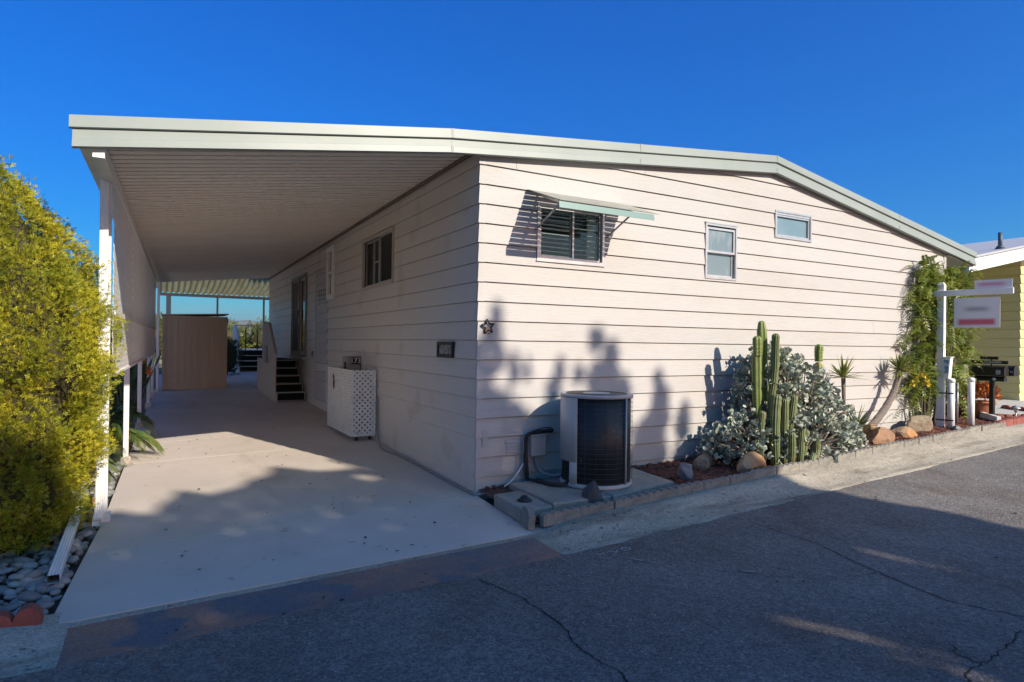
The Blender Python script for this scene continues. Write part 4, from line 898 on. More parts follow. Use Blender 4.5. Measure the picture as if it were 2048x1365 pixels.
rock('rock', (2.97, -.33), (.15, .11, .12), M['rk_tan'], 'low brown rock half hidden under the silver shrub', 15, .8)
rock('rock', (3.13, -.83), (.23, .15, .15), M['rk_or'], 'wide orange and tan rock in front of the silver shrub', 21, .1)
rock('rock', (6.30, -.30), (.16, .13, .18), M['rk_red'], 'orange-brown angular rock under the leaning trunk', 27, .5)
rock('rock', (6.20, -.55), (.30, .16, .15), M['rk_red'], 'large flat-topped brown rock right of the leaning trunk', 31, .15, .6)
rock('rock', (6.95, -.46), (.24, .15, .12), M['rk_or'], 'low orange rock in front of the leafy climbing shrub', 37, -.1)
rock('rock', (7.66, -.28), (.30, .18, .21), M['rk_tan'], 'tall two-peaked tan rock at the foot of the leafy shrub', 44, .0)
rock('rock', (8.30, -.55), (.16, .10, .06), M['rk_grey'], 'flat pale stone at the foot of the white sign post', 49, .2)
# ---- sign post
a_ = Vector((.18, -1, 0)).normalized(); SP = Vector((8.36, -.27, gz(8.36, -.27)))
def SG(s, d, z): v = SP + a_ * s + Vector((a_.y, -a_.x, 0)) * d; return (v.x, v.y, z)
sp = thing('sign_post', SP, 'white wooden sign post with a cross arm beside the leafy shrub', 'sign post')
mpost = MB(); mpost.M = Matrix.Translation(SP) @ Matrix.Rotation(math.atan2(a_.y, a_.x), 4, 'Z')
mpost.bbox(-.05, .05, -.05, .05, -.05, 2.40, .004); mpost.v = mpost.v
post = build('post', mpost, M['white'], sp)
mc = MB(); mc.M = mpost.M; mc.hexa([(-.05, -.05, 2.401), (.05, -.05, 2.401), (.05, .05, 2.401), (-.05, .05, 2.401), (-.025, -.025, 2.45), (.025, -.025, 2.45), (.025, .025, 2.45), (-.025, .025, 2.45)]); build('post_cap', mc, M['white'], sp)
ma = MB(); ma.M = mpost.M; ma.bbox(-.235, .965, -.096, -.0505, 2.21, 2.305, .004); build('arm', ma, M['white'], sp)
def sign_mat(name, bands):
    m = bpy.data.materials.new(name); m.use_nodes = True; N = m.node_tree.nodes; L = m.node_tree.links; b = N['Principled BSDF']; b.inputs['Roughness'].default_value = .5
    tc = N.new('ShaderNodeTexCoord'); mp = N.new('ShaderNodeSeparateXYZ'); L.new(tc.outputs['Generated'], mp.inputs[0]); prev = None
    for (col, axes) in bands:      # soft box mask in (across, up)
        prod = None
        for ax, c, h, s in axes:
            su = N.new('ShaderNodeMath'); su.operation = 'SUBTRACT'; su.inputs[1].default_value = c; L.new(mp.outputs[ax], su.inputs[0])
            ab = N.new('ShaderNodeMath'); ab.operation = 'ABSOLUTE'; L.new(su.outputs[0], ab.inputs[0])
            mr = N.new('ShaderNodeMapRange'); mr.interpolation_type = 'SMOOTHSTEP'; mr.inputs[1].default_value = h - s; mr.inputs[2].default_value = h + s; mr.inputs[3].default_value = 1; mr.inputs[4].default_value = 0; L.new(ab.outputs[0], mr.inputs[0])
            if prod is None: prod = mr.outputs[0]
            else:
                mu = N.new('ShaderNodeMath'); mu.operation = 'MULTIPLY'; L.new(prod, mu.inputs[0]); L.new(mr.outputs[0], mu.inputs[1]); prod = mu.outputs[0]
        mx = N.new('ShaderNodeMix'); mx.data_type = 'RGBA'; mx.inputs[7].default_value = (*col, 1); L.new(prod, mx.inputs[0])
        if prev is None: mx.inputs[6].default_value = (.72, .71, .71, 1)
        else: L.new(prev, mx.inputs[6])
        prev = mx.outputs[2]
    L.new(prev, b.inputs['Base Color']); return m
sg = thing('hanging_sign', SP + a_ * .5 + Vector((0, 0, 1.7)), 'blurred white sign with a red band hanging from the post arm', 'sign')
ms = MB(); ms.M = mpost.M; ms.box(.195, .80, -.078, -.070, 1.695, 2.17); build('panel', ms, sign_mat('hanging_sign_print', [((.30, .29, .30), [('Y', .5, .25, .14), ('Z', .62, .06, .1)]), ((.62, .11, .17), [('Y', .5, .40, .06), ('Z', .19, .10, .06)])]), sg)
for s_ in (.27, .72): mk = MB(); mk.M = mpost.M; mk.tube([(s_, -.074, 2.17), (s_, -.074, 2.212)], .004, 5); build('hook', mk, M['galv'], sg)
rd = MB(); rd.M = mpost.M; rd.box(.47, .95, -.078, -.070, 2.306, 2.44)
solo('rider_sign', rd, sign_mat('rider_sign_print', [((.62, .30, .42), [('Y', .55, .36, .14), ('Z', .5, .22, .2)])]), SP + a_ * .7 + Vector((0, 0, 2.3)), 'small blurred pink and white rider sign standing on the post arm', 'sign')
fb = thing('flyer_box', SP + a_ * .1 + Vector((0, 0, .87)), 'white flyer box with a printed sheet strapped to the sign post', 'flyer box')
mf = MB(); mf.M = mpost.M; mf.hexa([(.052, -.07, .87), (.125, -.07, .87), (.125, .07, .87), (.052, .07, .87), (.052, -.07, 1.19), (.15, -.07, 1.21), (.15, .07, 1.21), (.052, .07, 1.19)]); build('case', mf, M['white'], fb)
mf = MB(); mf.M = mpost.M; mf.bbox(.045, .165, -.078, .078, 1.211, 1.225, .003); build('lid', mf, M['white'], fb)
mf = MB(); mf.M = mpost.M; mf.hexa([(.06, -.0745, .95), (.12, -.0745, .95), (.12, -.0725, .95), (.06, -.0725, .95), (.06, -.0745, 1.17), (.13, -.0745, 1.17), (.13, -.0725, 1.17), (.06, -.0725, 1.17)]); build('sheet', mf, mat('flyer_print', (.55, .60, .62), .5, (.10, .25, .32), 22, 2, (.45, .55)), fb)
def bollard(x, y, h, label, straps):
    t = thing('pipe_bollard', (x, y, gz(x, y)), label, 'bollard', 'white pipe bollards in the bed'); zb = gz(x, y)
    build('pipe', MB().lathe([(.052, -.05), (.052, h - .05)], (x, y, zb), 20), M['white'], t); build('cap', MB().lathe([(.056, h - .07), (.056, h - .03), (.045, h - .008), (.0, h)], (x, y, zb), 20), M['white'], t)
    for s_ in straps:
        mk = MB(); mk.M = mpost.M; mk.box(-.053, .20, -.056, -.0525, s_, s_ + .022); mk.box(-.053, .20, .0525, .056, s_, s_ + .022); mk.box(-.056, -.053, -.056, .056, s_, s_ + .022); build('strap', mk, M['black'], t)
bollard(8.385, -.415, .88, 'white pipe bollard strapped to the foot of the sign post', (.18, .62))
bollard(9.07, -.39, .86, 'free-standing white pipe bollard between the sign post and the mailboxes', ())
solo('thin_pole', MB().tube([(9.09, -.17, .2), (9.09, -.17, 1.0)], .018, 8), M['galv'], (9.09, -.17, .24), 'thin galvanised pole behind the white bollards', 'pole')
solo('white_board', MB().hexa([(10.75, .70, .40), (10.80, .66, .40), (9.80, -.52, .31), (9.75, -.48, .31), (10.75, .70, .50), (10.80, .66, .50), (9.80, -.52, .42), (9.75, -.48, .42)]), M['white'], (10.2, .1, .33), 'long white board lying on its edge in the mulch by the bollards', 'board')
# ---- mailboxes
mx_ = thing('mailbox', (10.0, -.3, gz(10, -.3)), 'black mailbox pair on a single dark post with name and number plates', 'mailbox')
zb = gz(10, -.3); WM = lambda u, d, z: (9.90 - d, -u, z)
build('post', MB().bbox(9.965, 10.035, -.33, -.26, zb - .05, 1.03, .006), M['blackmetal'], mx_)
def mailbody(y0, y1, xc, w, z0, h):
    mb = MB(); prof = [(-w, 0), (w, 0)] + [(w * math.cos(R(a)), h - w + w * math.sin(R(a)) if h > w else h * math.sin(R(a))) for a in range(0, 181, 20)]
    mb.prism(prof, lambda u, z: (xc + u, y0, z0 + z), lambda u, z: (xc + u, y1, z0 + z)); return mb
b1 = build('box', mailbody(-.50, .03, 10.0, .085, 1.115, .18), M['blackmetal'], mx_); b2 = build('box', mailbody(-.565, -.06, 10.19, .085, 1.12, .18), M['blackmetal'], mx_)
build('door', mailbody(-.512, -.5005, 10.0, .089, 1.112, .187), M['blackmetal'], b1); build('door', mailbody(-.577, -.5655, 10.19, .089, 1.117, .187), M['blackmetal'], b2)
build('paper_tube', mailbody(-.49, -.02, 10.02, .06, 1.02, .09), M['blackmetal'], mx_); build('round_badge', MB(Matrix.Translation((9.958, -.34, 1.06)) @ Matrix.Rotation(R(-90), 4, 'Y')).lathe([(.028, 0), (.03, .004), (.0, .007)], n=14), M['white'], mx_)
pl = build('name_plate', MB().bbox(9.94, 9.955, -.555, .028, 1.325, 1.385, .003), M['blackmetal'], mx_); text_mesh('McGOVERN', .05, lambda a, d, b: (9.938 - d, -.33 - a, 1.355 + b), 'lettering', M['white'], pl, .0008)
p2_ = build('number_plate', MB().bbox(9.96, 9.975, -.40, -.115, 1.40, 1.455, .003), M['blackmetal'], mx_); text_mesh('173', .055, lambda a, d, b: (9.958 - d, -.20 - a, 1.427 + b), 'lettering', M['greymetal'], p2_, .0008)
build('plate_bracket', MB().box(9.976, 9.99, -.3, -.28, 1.28, 1.40), M['blackmetal'], mx_)
lp = build('number_label', MB().mbox(lambda u, d, z: (9.9145 - d, -u, z), .385, .455, .0, .002, 1.14, 1.225), M['greymetal'], b1); text_mesh('173', .05, lambda a, d, b: (9.9115 - d, -.42 - a, 1.18 + b), 'lettering', M['white'], lp, .0006)
text_mesh('74', .05, lambda a, d, b: (10.104 - d, -.535 - a, 1.19 + b), 'lettering', M['white'], b2, .0006)
# ---- pots
pt = thing('flower_pot', (10.26, 0.0, gz(10.26, 0) + .05), 'terracotta pot of orange leaves behind the mailbox post', 'plant pot'); zb = gz(10.26, 0) + .05
build('pot', MB().lathe([(.15, 0), (.21, .20), (.225, .26), (.24, .265), (.24, .30), (.21, .30), (.20, .25), (.0, .24)], (10.26, 0, zb), 24), M['terracotta'], pt)
def leaf_ball(c, r3, n, size, aspect, m, name, parent, kind=None, up=.6, droop=0):
    d = rng.normal(size=(n, 3)); d /= np.linalg.norm(d, axis=1, keepdims=True); d[:, 2] = np.abs(d[:, 2]) if up > .5 else d[:, 2]
    rr = rng.uniform(.45, 1, n) ** .5; T = np.array(c) + d * rr[:, None] * np.array(r3)
    D = d + rng.normal(size=(n, 3)) * .5; D[:, 2] += up * .5; sc = size * rng.uniform(.6, 1.4, n)
    tv = [(0, 0, 0), (aspect, .45, .08), (0, 1, 0), (-aspect, .45, .08)]
    V, Fc = inst(tv, [(0, 1, 2), (0, 2, 3)], frames(D) * sc[:, None, None], T); return arrays(name, V, Fc, m, parent, kind)
M['orange'] = mat('orange_leaf', (.62, .20, .025), .5, (.30, .07, .03), 9, 3, (.4, .6), island=.4, transl=.25)
leaf_ball((10.26, 0, zb + .34), (.27, .27, .26), 520, .085, .24, M['orange'], 'foliage', pt, 'stuff')
p2t = thing('small_pot', (10.32, .32, gz(10.32, .32) + .05), 'dark reddish low pot behind the terracotta pot and board', 'plant pot'); zb2 = gz(10.32, .32) + .05
build('pot', MB().lathe([(.14, 0), (.19, .15), (.2, .2), (.17, .2), (.0, .18)], (10.1, .38, zb2), 20), M['rededge'], p2t); leaf_ball((10.1, .38, zb2 + .2), (.2, .2, .2), 160, .1, .22, M['orange'], 'foliage', p2t, 'stuff')
# ---- path light
pl_ = thing('path_light', (10.3, -.53, gz(10.3, -.53)), 'small metal garden path light near the red edging', 'garden light'); zb = gz(10.3, -.53)
build('stem', MB().tube([(10.3, -.53, zb), (10.3, -.53, zb + .22)], .012, 8), M['galv'], pl_); build('shade', MB().lathe([(.075, .27), (.07, .285), (.02, .315), (.004, .33)], (10.3, -.53, zb), 16), M['galv'], pl_); build('lens', MB().lathe([(.018, .20), (.042, .265), (.04, .272)], (10.3, -.53, zb), 14), mat('lens', (.5, .52, .5), .2), pl_)
# ---- lying downspout, red heart brick, leaves
ld = thing('downspout_extension', (-3.48, .25, gz(-3.48, .25)), 'white ribbed downspout section lying on the river stones beside the slab', 'downspout')
A_, B_ = Vector((-3.475, -.72, gz(-3.47, -.72) + .08)), Vector((-3.50, 1.15, gz(-3.5, 1.15) + .10)); ax = (B_ - A_).normalized(); sd = ax.cross(Vector((0, 0, 1))).normalized(); upv = sd.cross(ax)
fr = [lambda a, b, t=t: tuple(A_ + (B_ - A_) * t + sd * a * 1.05 - upv * b * 1.05) for t in (0, .5, 1)]
build('tube', sq_tube(fr, prof), M['whitemetal'], ld); build('inner_liner', sq_tube([lambda a, b, t=t: tuple(A_ + (B_ - A_) * t + sd * a * .98 - upv * b * .94) for t in (.004, .996)], prof), M['greymetal'], ld)
hb = MB(); hp = []
for i in range(13): a = math.pi - math.pi * i / 12; hp.append((-3.56 + .075 * math.cos(a), .075 * math.sin(a)))
for i in range(13): a = math.pi - math.pi * i / 12; hp.append((-3.71 - .0 + .075 * math.cos(a) + .0, .075 * math.sin(a))) if False else None
heart_ = [(-3.79, 0)] + [(-3.715 + .075 * math.cos(math.pi - math.pi * i / 10), .045 + .075 * math.sin(math.pi * i / 10)) for i in range(10)] + [(-3.56 + .085 * math.cos(math.pi - math.pi * i / 10), .05 + .085 * math.sin(math.pi * i / 10)) for i in range(1, 11)] + [(-3.475, 0)]
heart = [(-3.465 + (u + 3.475) * .82, z) for u, z in heart_]
hb.prism(heart, lambda u, z: (u, -1.26, gz(u, -1.2) + z - .02), lambda u, z: (u, -1.17, gz(u, -1.2) + z - .02)); solo('edging_scallop_block', hb, M['rededge'], (-3.6, -1.2, gz(-3.6, -1.2)), 'red double-scalloped edging block at the corner of the stone bed', 'edging')
hb2 = MB(); hb2.prism([(u - .28, z) for u, z in heart], lambda u, z: (u, -1.26, gz(u, -1.2) + z - .02), lambda u, z: (u, -1.17, gz(u, -1.2) + z - .02)); solo('edging_scallop_block', hb2, M['rededge'], (-3.95, -1.2, gz(-3.95, -1.2)), 'red edging block next to the corner one, leftmost along the kerb', 'edging')
rock('rock', (-3.44, 1.34), (.10, .08, .05), M['rk_red'], 'small reddish stone at the far end of the lying downspout', 61)
n = 190; x = np.concatenate([rng.uniform(-3.2, -.1, 80), rng.uniform(-3, 9, 70), rng.uniform(-2, 5, 40)]); y = np.concatenate([rng.uniform(-1.2, 6, 80), -1.75 + .045 * np.clip(np.linspace(-3, 9, 70), 0, 9) + rng.normal(0, .06, 70), rng.uniform(-4.4, -1.9, 40)]); x[80:150] = np.linspace(-3, 9, 70) + rng.normal(0, .2, 70); T = np.stack([x, y, .028 * (x + y) + .009], 1); D = rng.normal(size=(n, 3)); D[:, 2] *= .1
V, Fc = inst([(0, 0, 0), (.3, .5, .12), (0, 1, 0), (-.3, .5, .12)], [(0, 1, 2), (0, 2, 3)], frames(D, (0, 0, 1)) * rng.uniform(.015, .045, n)[:, None, None], T)
lit = arrays('leaf_litter', V, Fc, mat('dry_leaf', (.04, .03, .025), .9, island=.4), kind='stuff'); lit['label'] = 'dark dry leaf bits scattered over the driveway and gutter'; lit['category'] = 'leaf litter'

# ================================================================== NEIGHBOURING HOUSE
nh = thing('neighbour_house', (13.8, .83, gz(13.8, .83)), 'yellow lap-sided neighbouring house with a white roof edge at the right', 'house')
build('wall_core', MB().box(13.84, 21, .87, 10, 0.3, 3.5), M['backing'], nh)
zs_ = [.42 + .203 * k for k in range(17)]
s1 = build('side_wall', MB().box(13.82, 13.835, .9, 10, .3, 3.4), M['backing'], nh); planks(s1, lambda u, d_, z: (13.815 - d_, u, z), .83, 10, lambda u: 3.55, [], zs_, M['yellow'])
s2 = build('front_wall', MB().box(13.9, 21, .86, .868, .3, 3.4), M['backing'], nh); planks(s2, lambda u, d_, z: (u, .83 - d_, z), 13.80, 21, lambda u: 3.62 + .186 * (u - 13.8), [], zs_ + [zs_[-1] + .203 * k for k in range(1, 7)], M['yellow'])
zf = lambda x: 3.08 + (x - 10.9) * .186
def slope(xa, xb, ya, yb, za, zb_): return MB().hexa([(xa, ya, zf(xa) + za), (xb, ya, zf(xb) + za), (xb, yb, zf(xb) + za), (xa, yb, zf(xa) + za), (xa, ya, zf(xa) + zb_), (xb, ya, zf(xb) + zb_), (xb, yb, zf(xb) + zb_), (xa, yb, zf(xa) + zb_)])
build('fascia', slope(10.9, 18, .5, .55, 0, .27), M['white'], nh); build('roof', slope(10.9, 18, .46, 10.2, .272, .315), mat('grey_roof', (.42, .43, .44), .6), nh); build('soffit', slope(10.95, 18, .552, 10, .02, .06), M['yellow'], nh)
build('vent_pipe', MB().tube([(12.7, .75, zf(12.7) + .3), (12.7, .75, zf(12.7) + .66)], .04, 10).lathe([(.10, .31), (.05, .38)], (12.7, .75, zf(12.7)), 12), mat('pipe_blue', (.06, .08, .1), .5), nh)

# ================================================================== ADDED HOME, unseen behind the golden conifer, bounces sunlight into the carport
lh = thing('bounce_home', (-8.6, 10, gz(-8.6, 10)), 'unseen pale home added to bounce light, hidden behind the golden conifer', 'house')
build('wall_core', MB().box(-14, -8.65, 2.0, 19, -.4, 3.2), M['backing'], lh)
s3 = build('side_wall', MB().box(-8.648, -8.64, 2.02, 18.98, -.3, 3.1), M['backing'], lh); planks(s3, lambda u, d_, z: (-8.62 + d_, u, z), 2.0, 19, lambda u: 3.15, [], [-.2 + .203 * k for k in range(17)], M['white'])
build('roof', MB().hexa([(-14.4, 1.7, 3.7), (-8.2, 1.7, 3.16), (-8.2, 19.3, 3.16), (-14.4, 19.3, 3.7), (-14.4, 1.7, 3.85), (-8.2, 1.7, 3.31), (-8.2, 19.3, 3.31), (-14.4, 19.3, 3.85)]), M['roof'], lh)

# ================================================================== PLANTS
M['golden'] = mat('golden_arborvitae', (.54, .48, .03), .6, (.25, .29, .025), 3.0, 6, (.36, .62), island=.35, transl=.4)
M['shade_core'] = mat('twig_shade_core', (.07, .06, .02), .95, (.04, .035, .012), 14)  # solid dark body in place of twigs, blocks light and darkens the gaps
SPRAY = [(0, 0, 0), (.10, .35, .03), (0, .62, .0), (-.10, .35, -.02),
         (.06, .30, 0), (.34, .52, .05), (.42, .86, .02), (.16, .58, 0), (-.06, .30, 0), (-.34, .55, .04), (-.40, .84, 0), (-.16, .6, .02),
         (.05, .5, 0), (.16, .85, .03), (.02, 1.12, 0), (-.10, .8, -.02)]
SPRAYF = [(0, 1, 2, 3), (4, 5, 6, 7), (8, 11, 10, 9), (12, 13, 14, 15)]
def spray_mass(name, m, parent, pts, nrm, size, kind='stuff', upb=.5):
    D = nrm + rng.normal(size=nrm.shape) * .45; D[:, 2] += upb
    V, Fc = inst(SPRAY, SPRAYF, frames(D) * (size * rng.uniform(.55, 1.35, len(pts)))[:, None, None], pts)
    return arrays(name, V, Fc, m, parent, kind)
# big golden arborvitae: irregular revolved body
AB = np.array([-4.22, .72]); zb = gz(*AB)
prof_h = np.array([0, .4, .9, 1.4, 1.8, 2.25, 2.6, 2.95, 3.18]); prof_r = np.array([.70, .76, .84, .92, .91, .80, .56, .27, .05])
def arb(n, jitter):
    h = rng.uniform(0, 3.2, n * 3); r0 = np.interp(h, prof_h, prof_r); keep = rng.uniform(0, 1.25, n * 3) < r0; h = h[keep][:n]; r0 = r0[keep][:n]; a = rng.uniform(0, 2 * np.pi, len(h))
    lump = .08 * np.sin(a * 5 + h * 3.1) + .07 * np.sin(a * 9 - h * 5.3 + 1) + .06 * np.sin(h * 11 + a * 3) + .05 * np.sin(a * 17 + h * 9) + .04 * np.sin(a * 29 - h * 21)
    r = r0 * (1 + .85 * lump) * rng.uniform(1 - jitter, 1.0, len(h)) ; P = np.stack([AB[0] + r * np.cos(a), AB[1] + r * np.sin(a), zb + h], 1); Nn = np.stack([np.cos(a), np.sin(a), .25 + .3 * h / 3.6], 1); return P, Nn
ab = thing('golden_arborvitae', (AB[0], AB[1], zb), 'large golden yellow-green conifer bush beside the carport post', 'shrub')
P1, N1 = arb(60000, .13); C0, N0 = arb(2600, .03); m_ = 20
cc = np.repeat(C0, m_, 0); nn_ = np.repeat(N0 / np.linalg.norm(N0, axis=1, keepdims=True), m_, 0); sz = np.repeat(rng.uniform(.025, .05, len(C0)), m_)
off = np.clip(rng.normal(size=cc.shape), -1.5, 1.5) * sz[:, None]; P2 = cc + off + nn_ * sz[:, None] * .4; N2 = off / sz[:, None] * .6 + nn_ * .9
P = np.concatenate([P1, P2]); Nn = np.concatenate([N1, N2]); ha = P[:, 2] - zb; aa = np.arctan2(P[:, 1] - AB[1], P[:, 0] - AB[0]); hol = np.sin(6 * aa + 5.1 * ha) * np.sin(4.3 * ha - 3 * aa + 1) + .6 * np.sin(13 * aa - 9 * ha) * np.sin(11 * ha + 5 * aa)
kp = (P[:, 2] > zb + .02) & ((hol < .55) | (rng.uniform(size=len(P)) < .18))
spray_mass('foliage', M['golden'], ab, P[kp], Nn[kp], .036, upb=.4)
build('core', MB().lathe([(max(r * .78, .02), h) for h, r in zip(prof_h * .96, prof_r)], (AB[0], AB[1], zb), 20), M['shade_core'], ab)
build('trunk', MB().tube([(AB[0], AB[1], zb - .05), (AB[0] + .05, AB[1], zb + 1.2), (AB[0], AB[1], zb + 3.2)], [.12, .09, .02], 8), M['bark'], ab)
P, Nn = arb(260, .1); k = 0
tw = MB()
for p, q in zip(P[:200], Nn[:200]): c = Vector((AB[0], AB[1], p[2] - .25)); tw.tube([c + (Vector(p) - c) * .55, Vector(p) * 1.0], [.012, .003], 4, False)
build('branches', tw, M['bark'], ab, 'stuff')

# silver shrub: rosettes of round leaves on branching stems
SC = np.array([4.15, -.50]); zb = gz(*SC) + .05
ss = thing('silver_succulent', (SC[0], SC[1], zb), 'broad silver-grey succulent shrub with round leaves behind the cacti', 'shrub')
M['silver_leaf'] = mat('silver_leaf', (.30, .345, .265), .5, (.46, .475, .39), 7, 3, (.42, .62), island=.30, spec=.3)
tips = []; r = random.Random(5)
blobs = [(3.95, -.42, .85, .50, .34, .58), (4.45, -.40, .62, .62, .36, .66), (3.46, -.45, .27, .40, .36, .32), (4.92, -.42, .30, .56, .40, .58), (4.35, -.62, .22, .95, .40, .36), (3.18, -.42, .16, .30, .28, .25), (5.25, -.5, .12, .36, .34, .34), (4.1, -.38, 1.05, .34, .22, .34)]
for (bx_, by_, bz_, rx, ry, rz) in blobs:
    m_ = int(340 * (rx * ry + rx * rz + ry * rz))
    for _ in range(m_):
        d = Vector((r.gauss(0, 1), r.gauss(0, 1), r.gauss(.35, 1))).normalized(); q = r.uniform(.72, 1.06); p = Vector((bx_ + d.x * rx * q, by_ + d.y * ry * q, zb + bz_ + d.z * rz * q))
        if p.z > zb + .04 and p.y < -.03 and p.y > -1.0: tips.append((p, d))
LV, LN, LS = [], [], []
for p, d in tips:
    for k in range(r.randint(6, 10)):
        dd = (d * .9 + Vector((r.gauss(0, .7), r.gauss(0, .7), r.gauss(.2, .6)))).normalized(); LV.append(p + dd * r.uniform(.0, .035)); LN.append(dd); LS.append(r.uniform(.022, .041))
n = 8; disc = [(.0, .02, .0)] + [(.72 * math.sin(2 * math.pi * i / n), .78 - .78 * math.cos(2 * math.pi * i / n), .16 * (1 - abs(math.cos(math.pi * i / n))) + .14) for i in range(n)]
disc[0] = (0, .8, 0)
V, Fc = inst(disc, [(0, 1 + i, 1 + (i + 1) % n) for i in range(n)], frames(np.array(LN)) * np.array(LS)[:, None, None], np.array(LV)); arrays('leaves', V, Fc, M['silver_leaf'], ss, 'stuff', True)
stm = MB()
for i in range(0, len(tips), 4):
    p = tips[i][0]; b = Vector((SC[0] + (p.x - SC[0]) * .55, SC[1] + (p.y - SC[1]) * .3, zb)); stm.tube([b, (b + p) / 2 + Vector((0, 0, .06)), p], [.018, .012, .006], 5, False)
build('stems', stm, M['paleb'], ss, 'stuff')

# cacti
def cactus_mat(name, c1, c2, crest):
    m = mat(name, c1, .5, c2, 6, 4); N = m.node_tree.nodes; L = m.node_tree.links; b = N['Principled BSDF']; at = N.new('ShaderNodeAttribute'); at.attribute_name = 'rib'
    mx = N.new('ShaderNodeMix'); mx.data_type = 'RGBA'; src = b.inputs['Base Color'].links[0].from_socket; L.new(src, mx.inputs[6]); mx.inputs[7].default_value = (*crest, 1)
    pw = N.new('ShaderNodeMath'); pw.operation = 'POWER'; pw.inputs[1].default_value = 2.5; L.new(at.outputs['Fac'], pw.inputs[0]); L.new(pw.outputs[0], mx.inputs[0]); L.new(mx.outputs[2], b.inputs['Base Color']); return m
M['cact'] = cactus_mat('cactus_green', (.075, .115, .03), (.05, .085, .022), (.24, .24, .10)); M['cact2'] = cactus_mat('cactus_bright', (.10, .17, .03), (.07, .12, .02), (.30, .32, .10)); M['cact3'] = cactus_mat('cactus_yellow', (.24, .20, .03), (.13, .16, .03), (.42, .34, .08))
def stem(path, rad, m, parent, name='stem', ribs=11, rib=.15, segs=None):
    pts = smooth_path(path, 8); n = len(pts); rr = []
    for i in range(n):
        t = i / (n - 1); q = rad * (1 - .12 * (1 - t)); 
        if segs: q *= 1 - .30 * max(0, 1 - abs(((t * segs) % 1.0) - 0.0) * 7) if i else 1
        rr.append(q * (1 + .04 * math.sin(t * 25)))
    top = pts[-1]; d = (pts[-1] - pts[-2]).normalized(); R0 = rr[-1]
    for a in (20, 40, 60, 78): pts.append(top + d * R0 * math.sin(R(a))); rr.append(R0 * math.cos(R(a)))
    nn = ribs * 4; mb = MB().tube(pts, rr, nn, True, rib, ribs); o = build(name, mb, m, parent); me = o.data
    at = me.attributes.new('rib', 'FLOAT', 'POINT'); at.data.foreach_set('value', [(0.5 + .5 * math.cos(ribs * 2 * math.pi * (i % nn) / nn)) for i in range(len(me.vertices))])
    # spine bristles along the crests
    V_, F_ = [], []; co = me.vertices; rs = random.Random(len(me.vertices))
    for ring in range(0, len(pts) - 1):
        for k in range(0, nn, 4):
            v = co[ring * nn + k].co; c = pts[ring] - world_loc(parent); out = (v - c).normalized() if (v - c).length > 1e-6 else d
            for _ in range(2):
                e = (out + Vector((rs.uniform(-.8, .8), rs.uniform(-.8, .8), rs.uniform(-.5, .9)))).normalized() * rad * rs.uniform(.12, .3); s = out.cross(e).normalized() * rad * .018; b_ = len(V_); V_ += [tuple(v + s), tuple(v - s), tuple(v + e)]; F_.append((b_, b_ + 1, b_ + 2))
    me2 = bpy.data.meshes.new('spines'); me2.from_pydata(V_, [], F_); so = finish('spines', me2, M['spine'], o, 'stuff'); return o
M['spine'] = mat('spine', (.50, .42, .24), .6)
c1 = thing('column_cactus', (3.66, -.75, gz(3.66, -.75) + .05), 'clump of ribbed green column cacti in front of the silver shrub', 'cactus'); zc = gz(3.66, -.75) + .05
for path, rad in (([(3.62, -.80, zc), (3.60, -.80, .5), (3.63, -.78, .80), (3.66, -.77, .95)], 0.054), ([(3.68, -.70, .5), (3.66, -.70, .9), (3.71, -.70, 1.25), (3.725, -.70, 1.70)], 0.042), ([(3.78, -.80, zc), (3.80, -.78, .5), (3.83, -.76, .90)], 0.042), ([(3.90, -.78, zc), (3.93, -.76, .5), (4.03, -.74, .94)], 0.040), ([(3.46, -.72, zc), (3.45, -.72, .5), (3.47, -.72, .77)], 0.033),
                  ([(3.72, -.93, zc), (3.73, -.94, .3), (3.74, -.93, .52)], 0.038), ([(3.90, -.92, zc), (3.92, -.92, .3), (3.97, -.90, .58)], 0.037), ([(4.02, -.86, zc), (4.06, -.86, .3), (4.12, -.85, .52)], 0.035), ([(4.0, -.94, zc), (4.12, -.95, .18), (4.20, -.94, .30), (4.22, -.93, .42)], 0.035), ([(3.86, -.99, zc + .02), (3.98, -1.0, .16), (4.08, -.98, .26)], 0.032)):
    stem(path, rad, M['cact'], c1)
c2 = thing('tall_cactus', (3.66, -.54, gz(3.66, -.5) + .05), 'tallest bright green cactus pair rising above the silver shrub on its left', 'cactus'); zc = gz(3.66, -.5) + .05
stem([(3.70, -.55, .9), (3.69, -.55, 1.2), (3.65, -.55, 1.86)], .055, M['cact2'], c2, ribs=6, rib=.2, segs=2)
stem([(3.56, -.58, .72), (3.54, -.58, 1.1), (3.53, -.58, 1.45)], .052, M['cact2'], c2, ribs=6, rib=.2); stem([(3.52, -.60, 1.46), (3.515, -.60, 1.55), (3.51, -.6, 1.66)], .048, M['cact2'], c2, ribs=6, rib=.2)
build('woody_base', MB().tube([(3.60, -.56, zc), (3.57, -.57, .5), (3.56, -.58, .78)], [.05, .04, .035], 8), M['paleb'], c2); build('woody_base', MB().tube([(3.68, -.54, zc), (3.70, -.55, .6), (3.70, -.55, .95)], [.05, .04, .035], 8), M['paleb'], c2)
c3 = thing('jointed_cactus', (5.15, -.30, gz(5.15, -.3) + .05), 'single yellowish jointed cactus column near the right of the silver shrub', 'cactus')
for a, b, mm in ((.85, 1.13, 'cact3'), (1.14, 1.37, 'cact3'), (1.38, 1.62, 'cact2')): stem([(5.13, -.3, a), (5.125, -.3, (a + b) / 2), (5.125 + .01 * (b > 1.5), -.3, b - .05)], .052, M[mm], c3, ribs=5, rib=.22)
build('woody_base', MB().tube([(5.15, -.3, .2), (5.14, -.3, .88)], .035, 8), M['paleb'], c3)

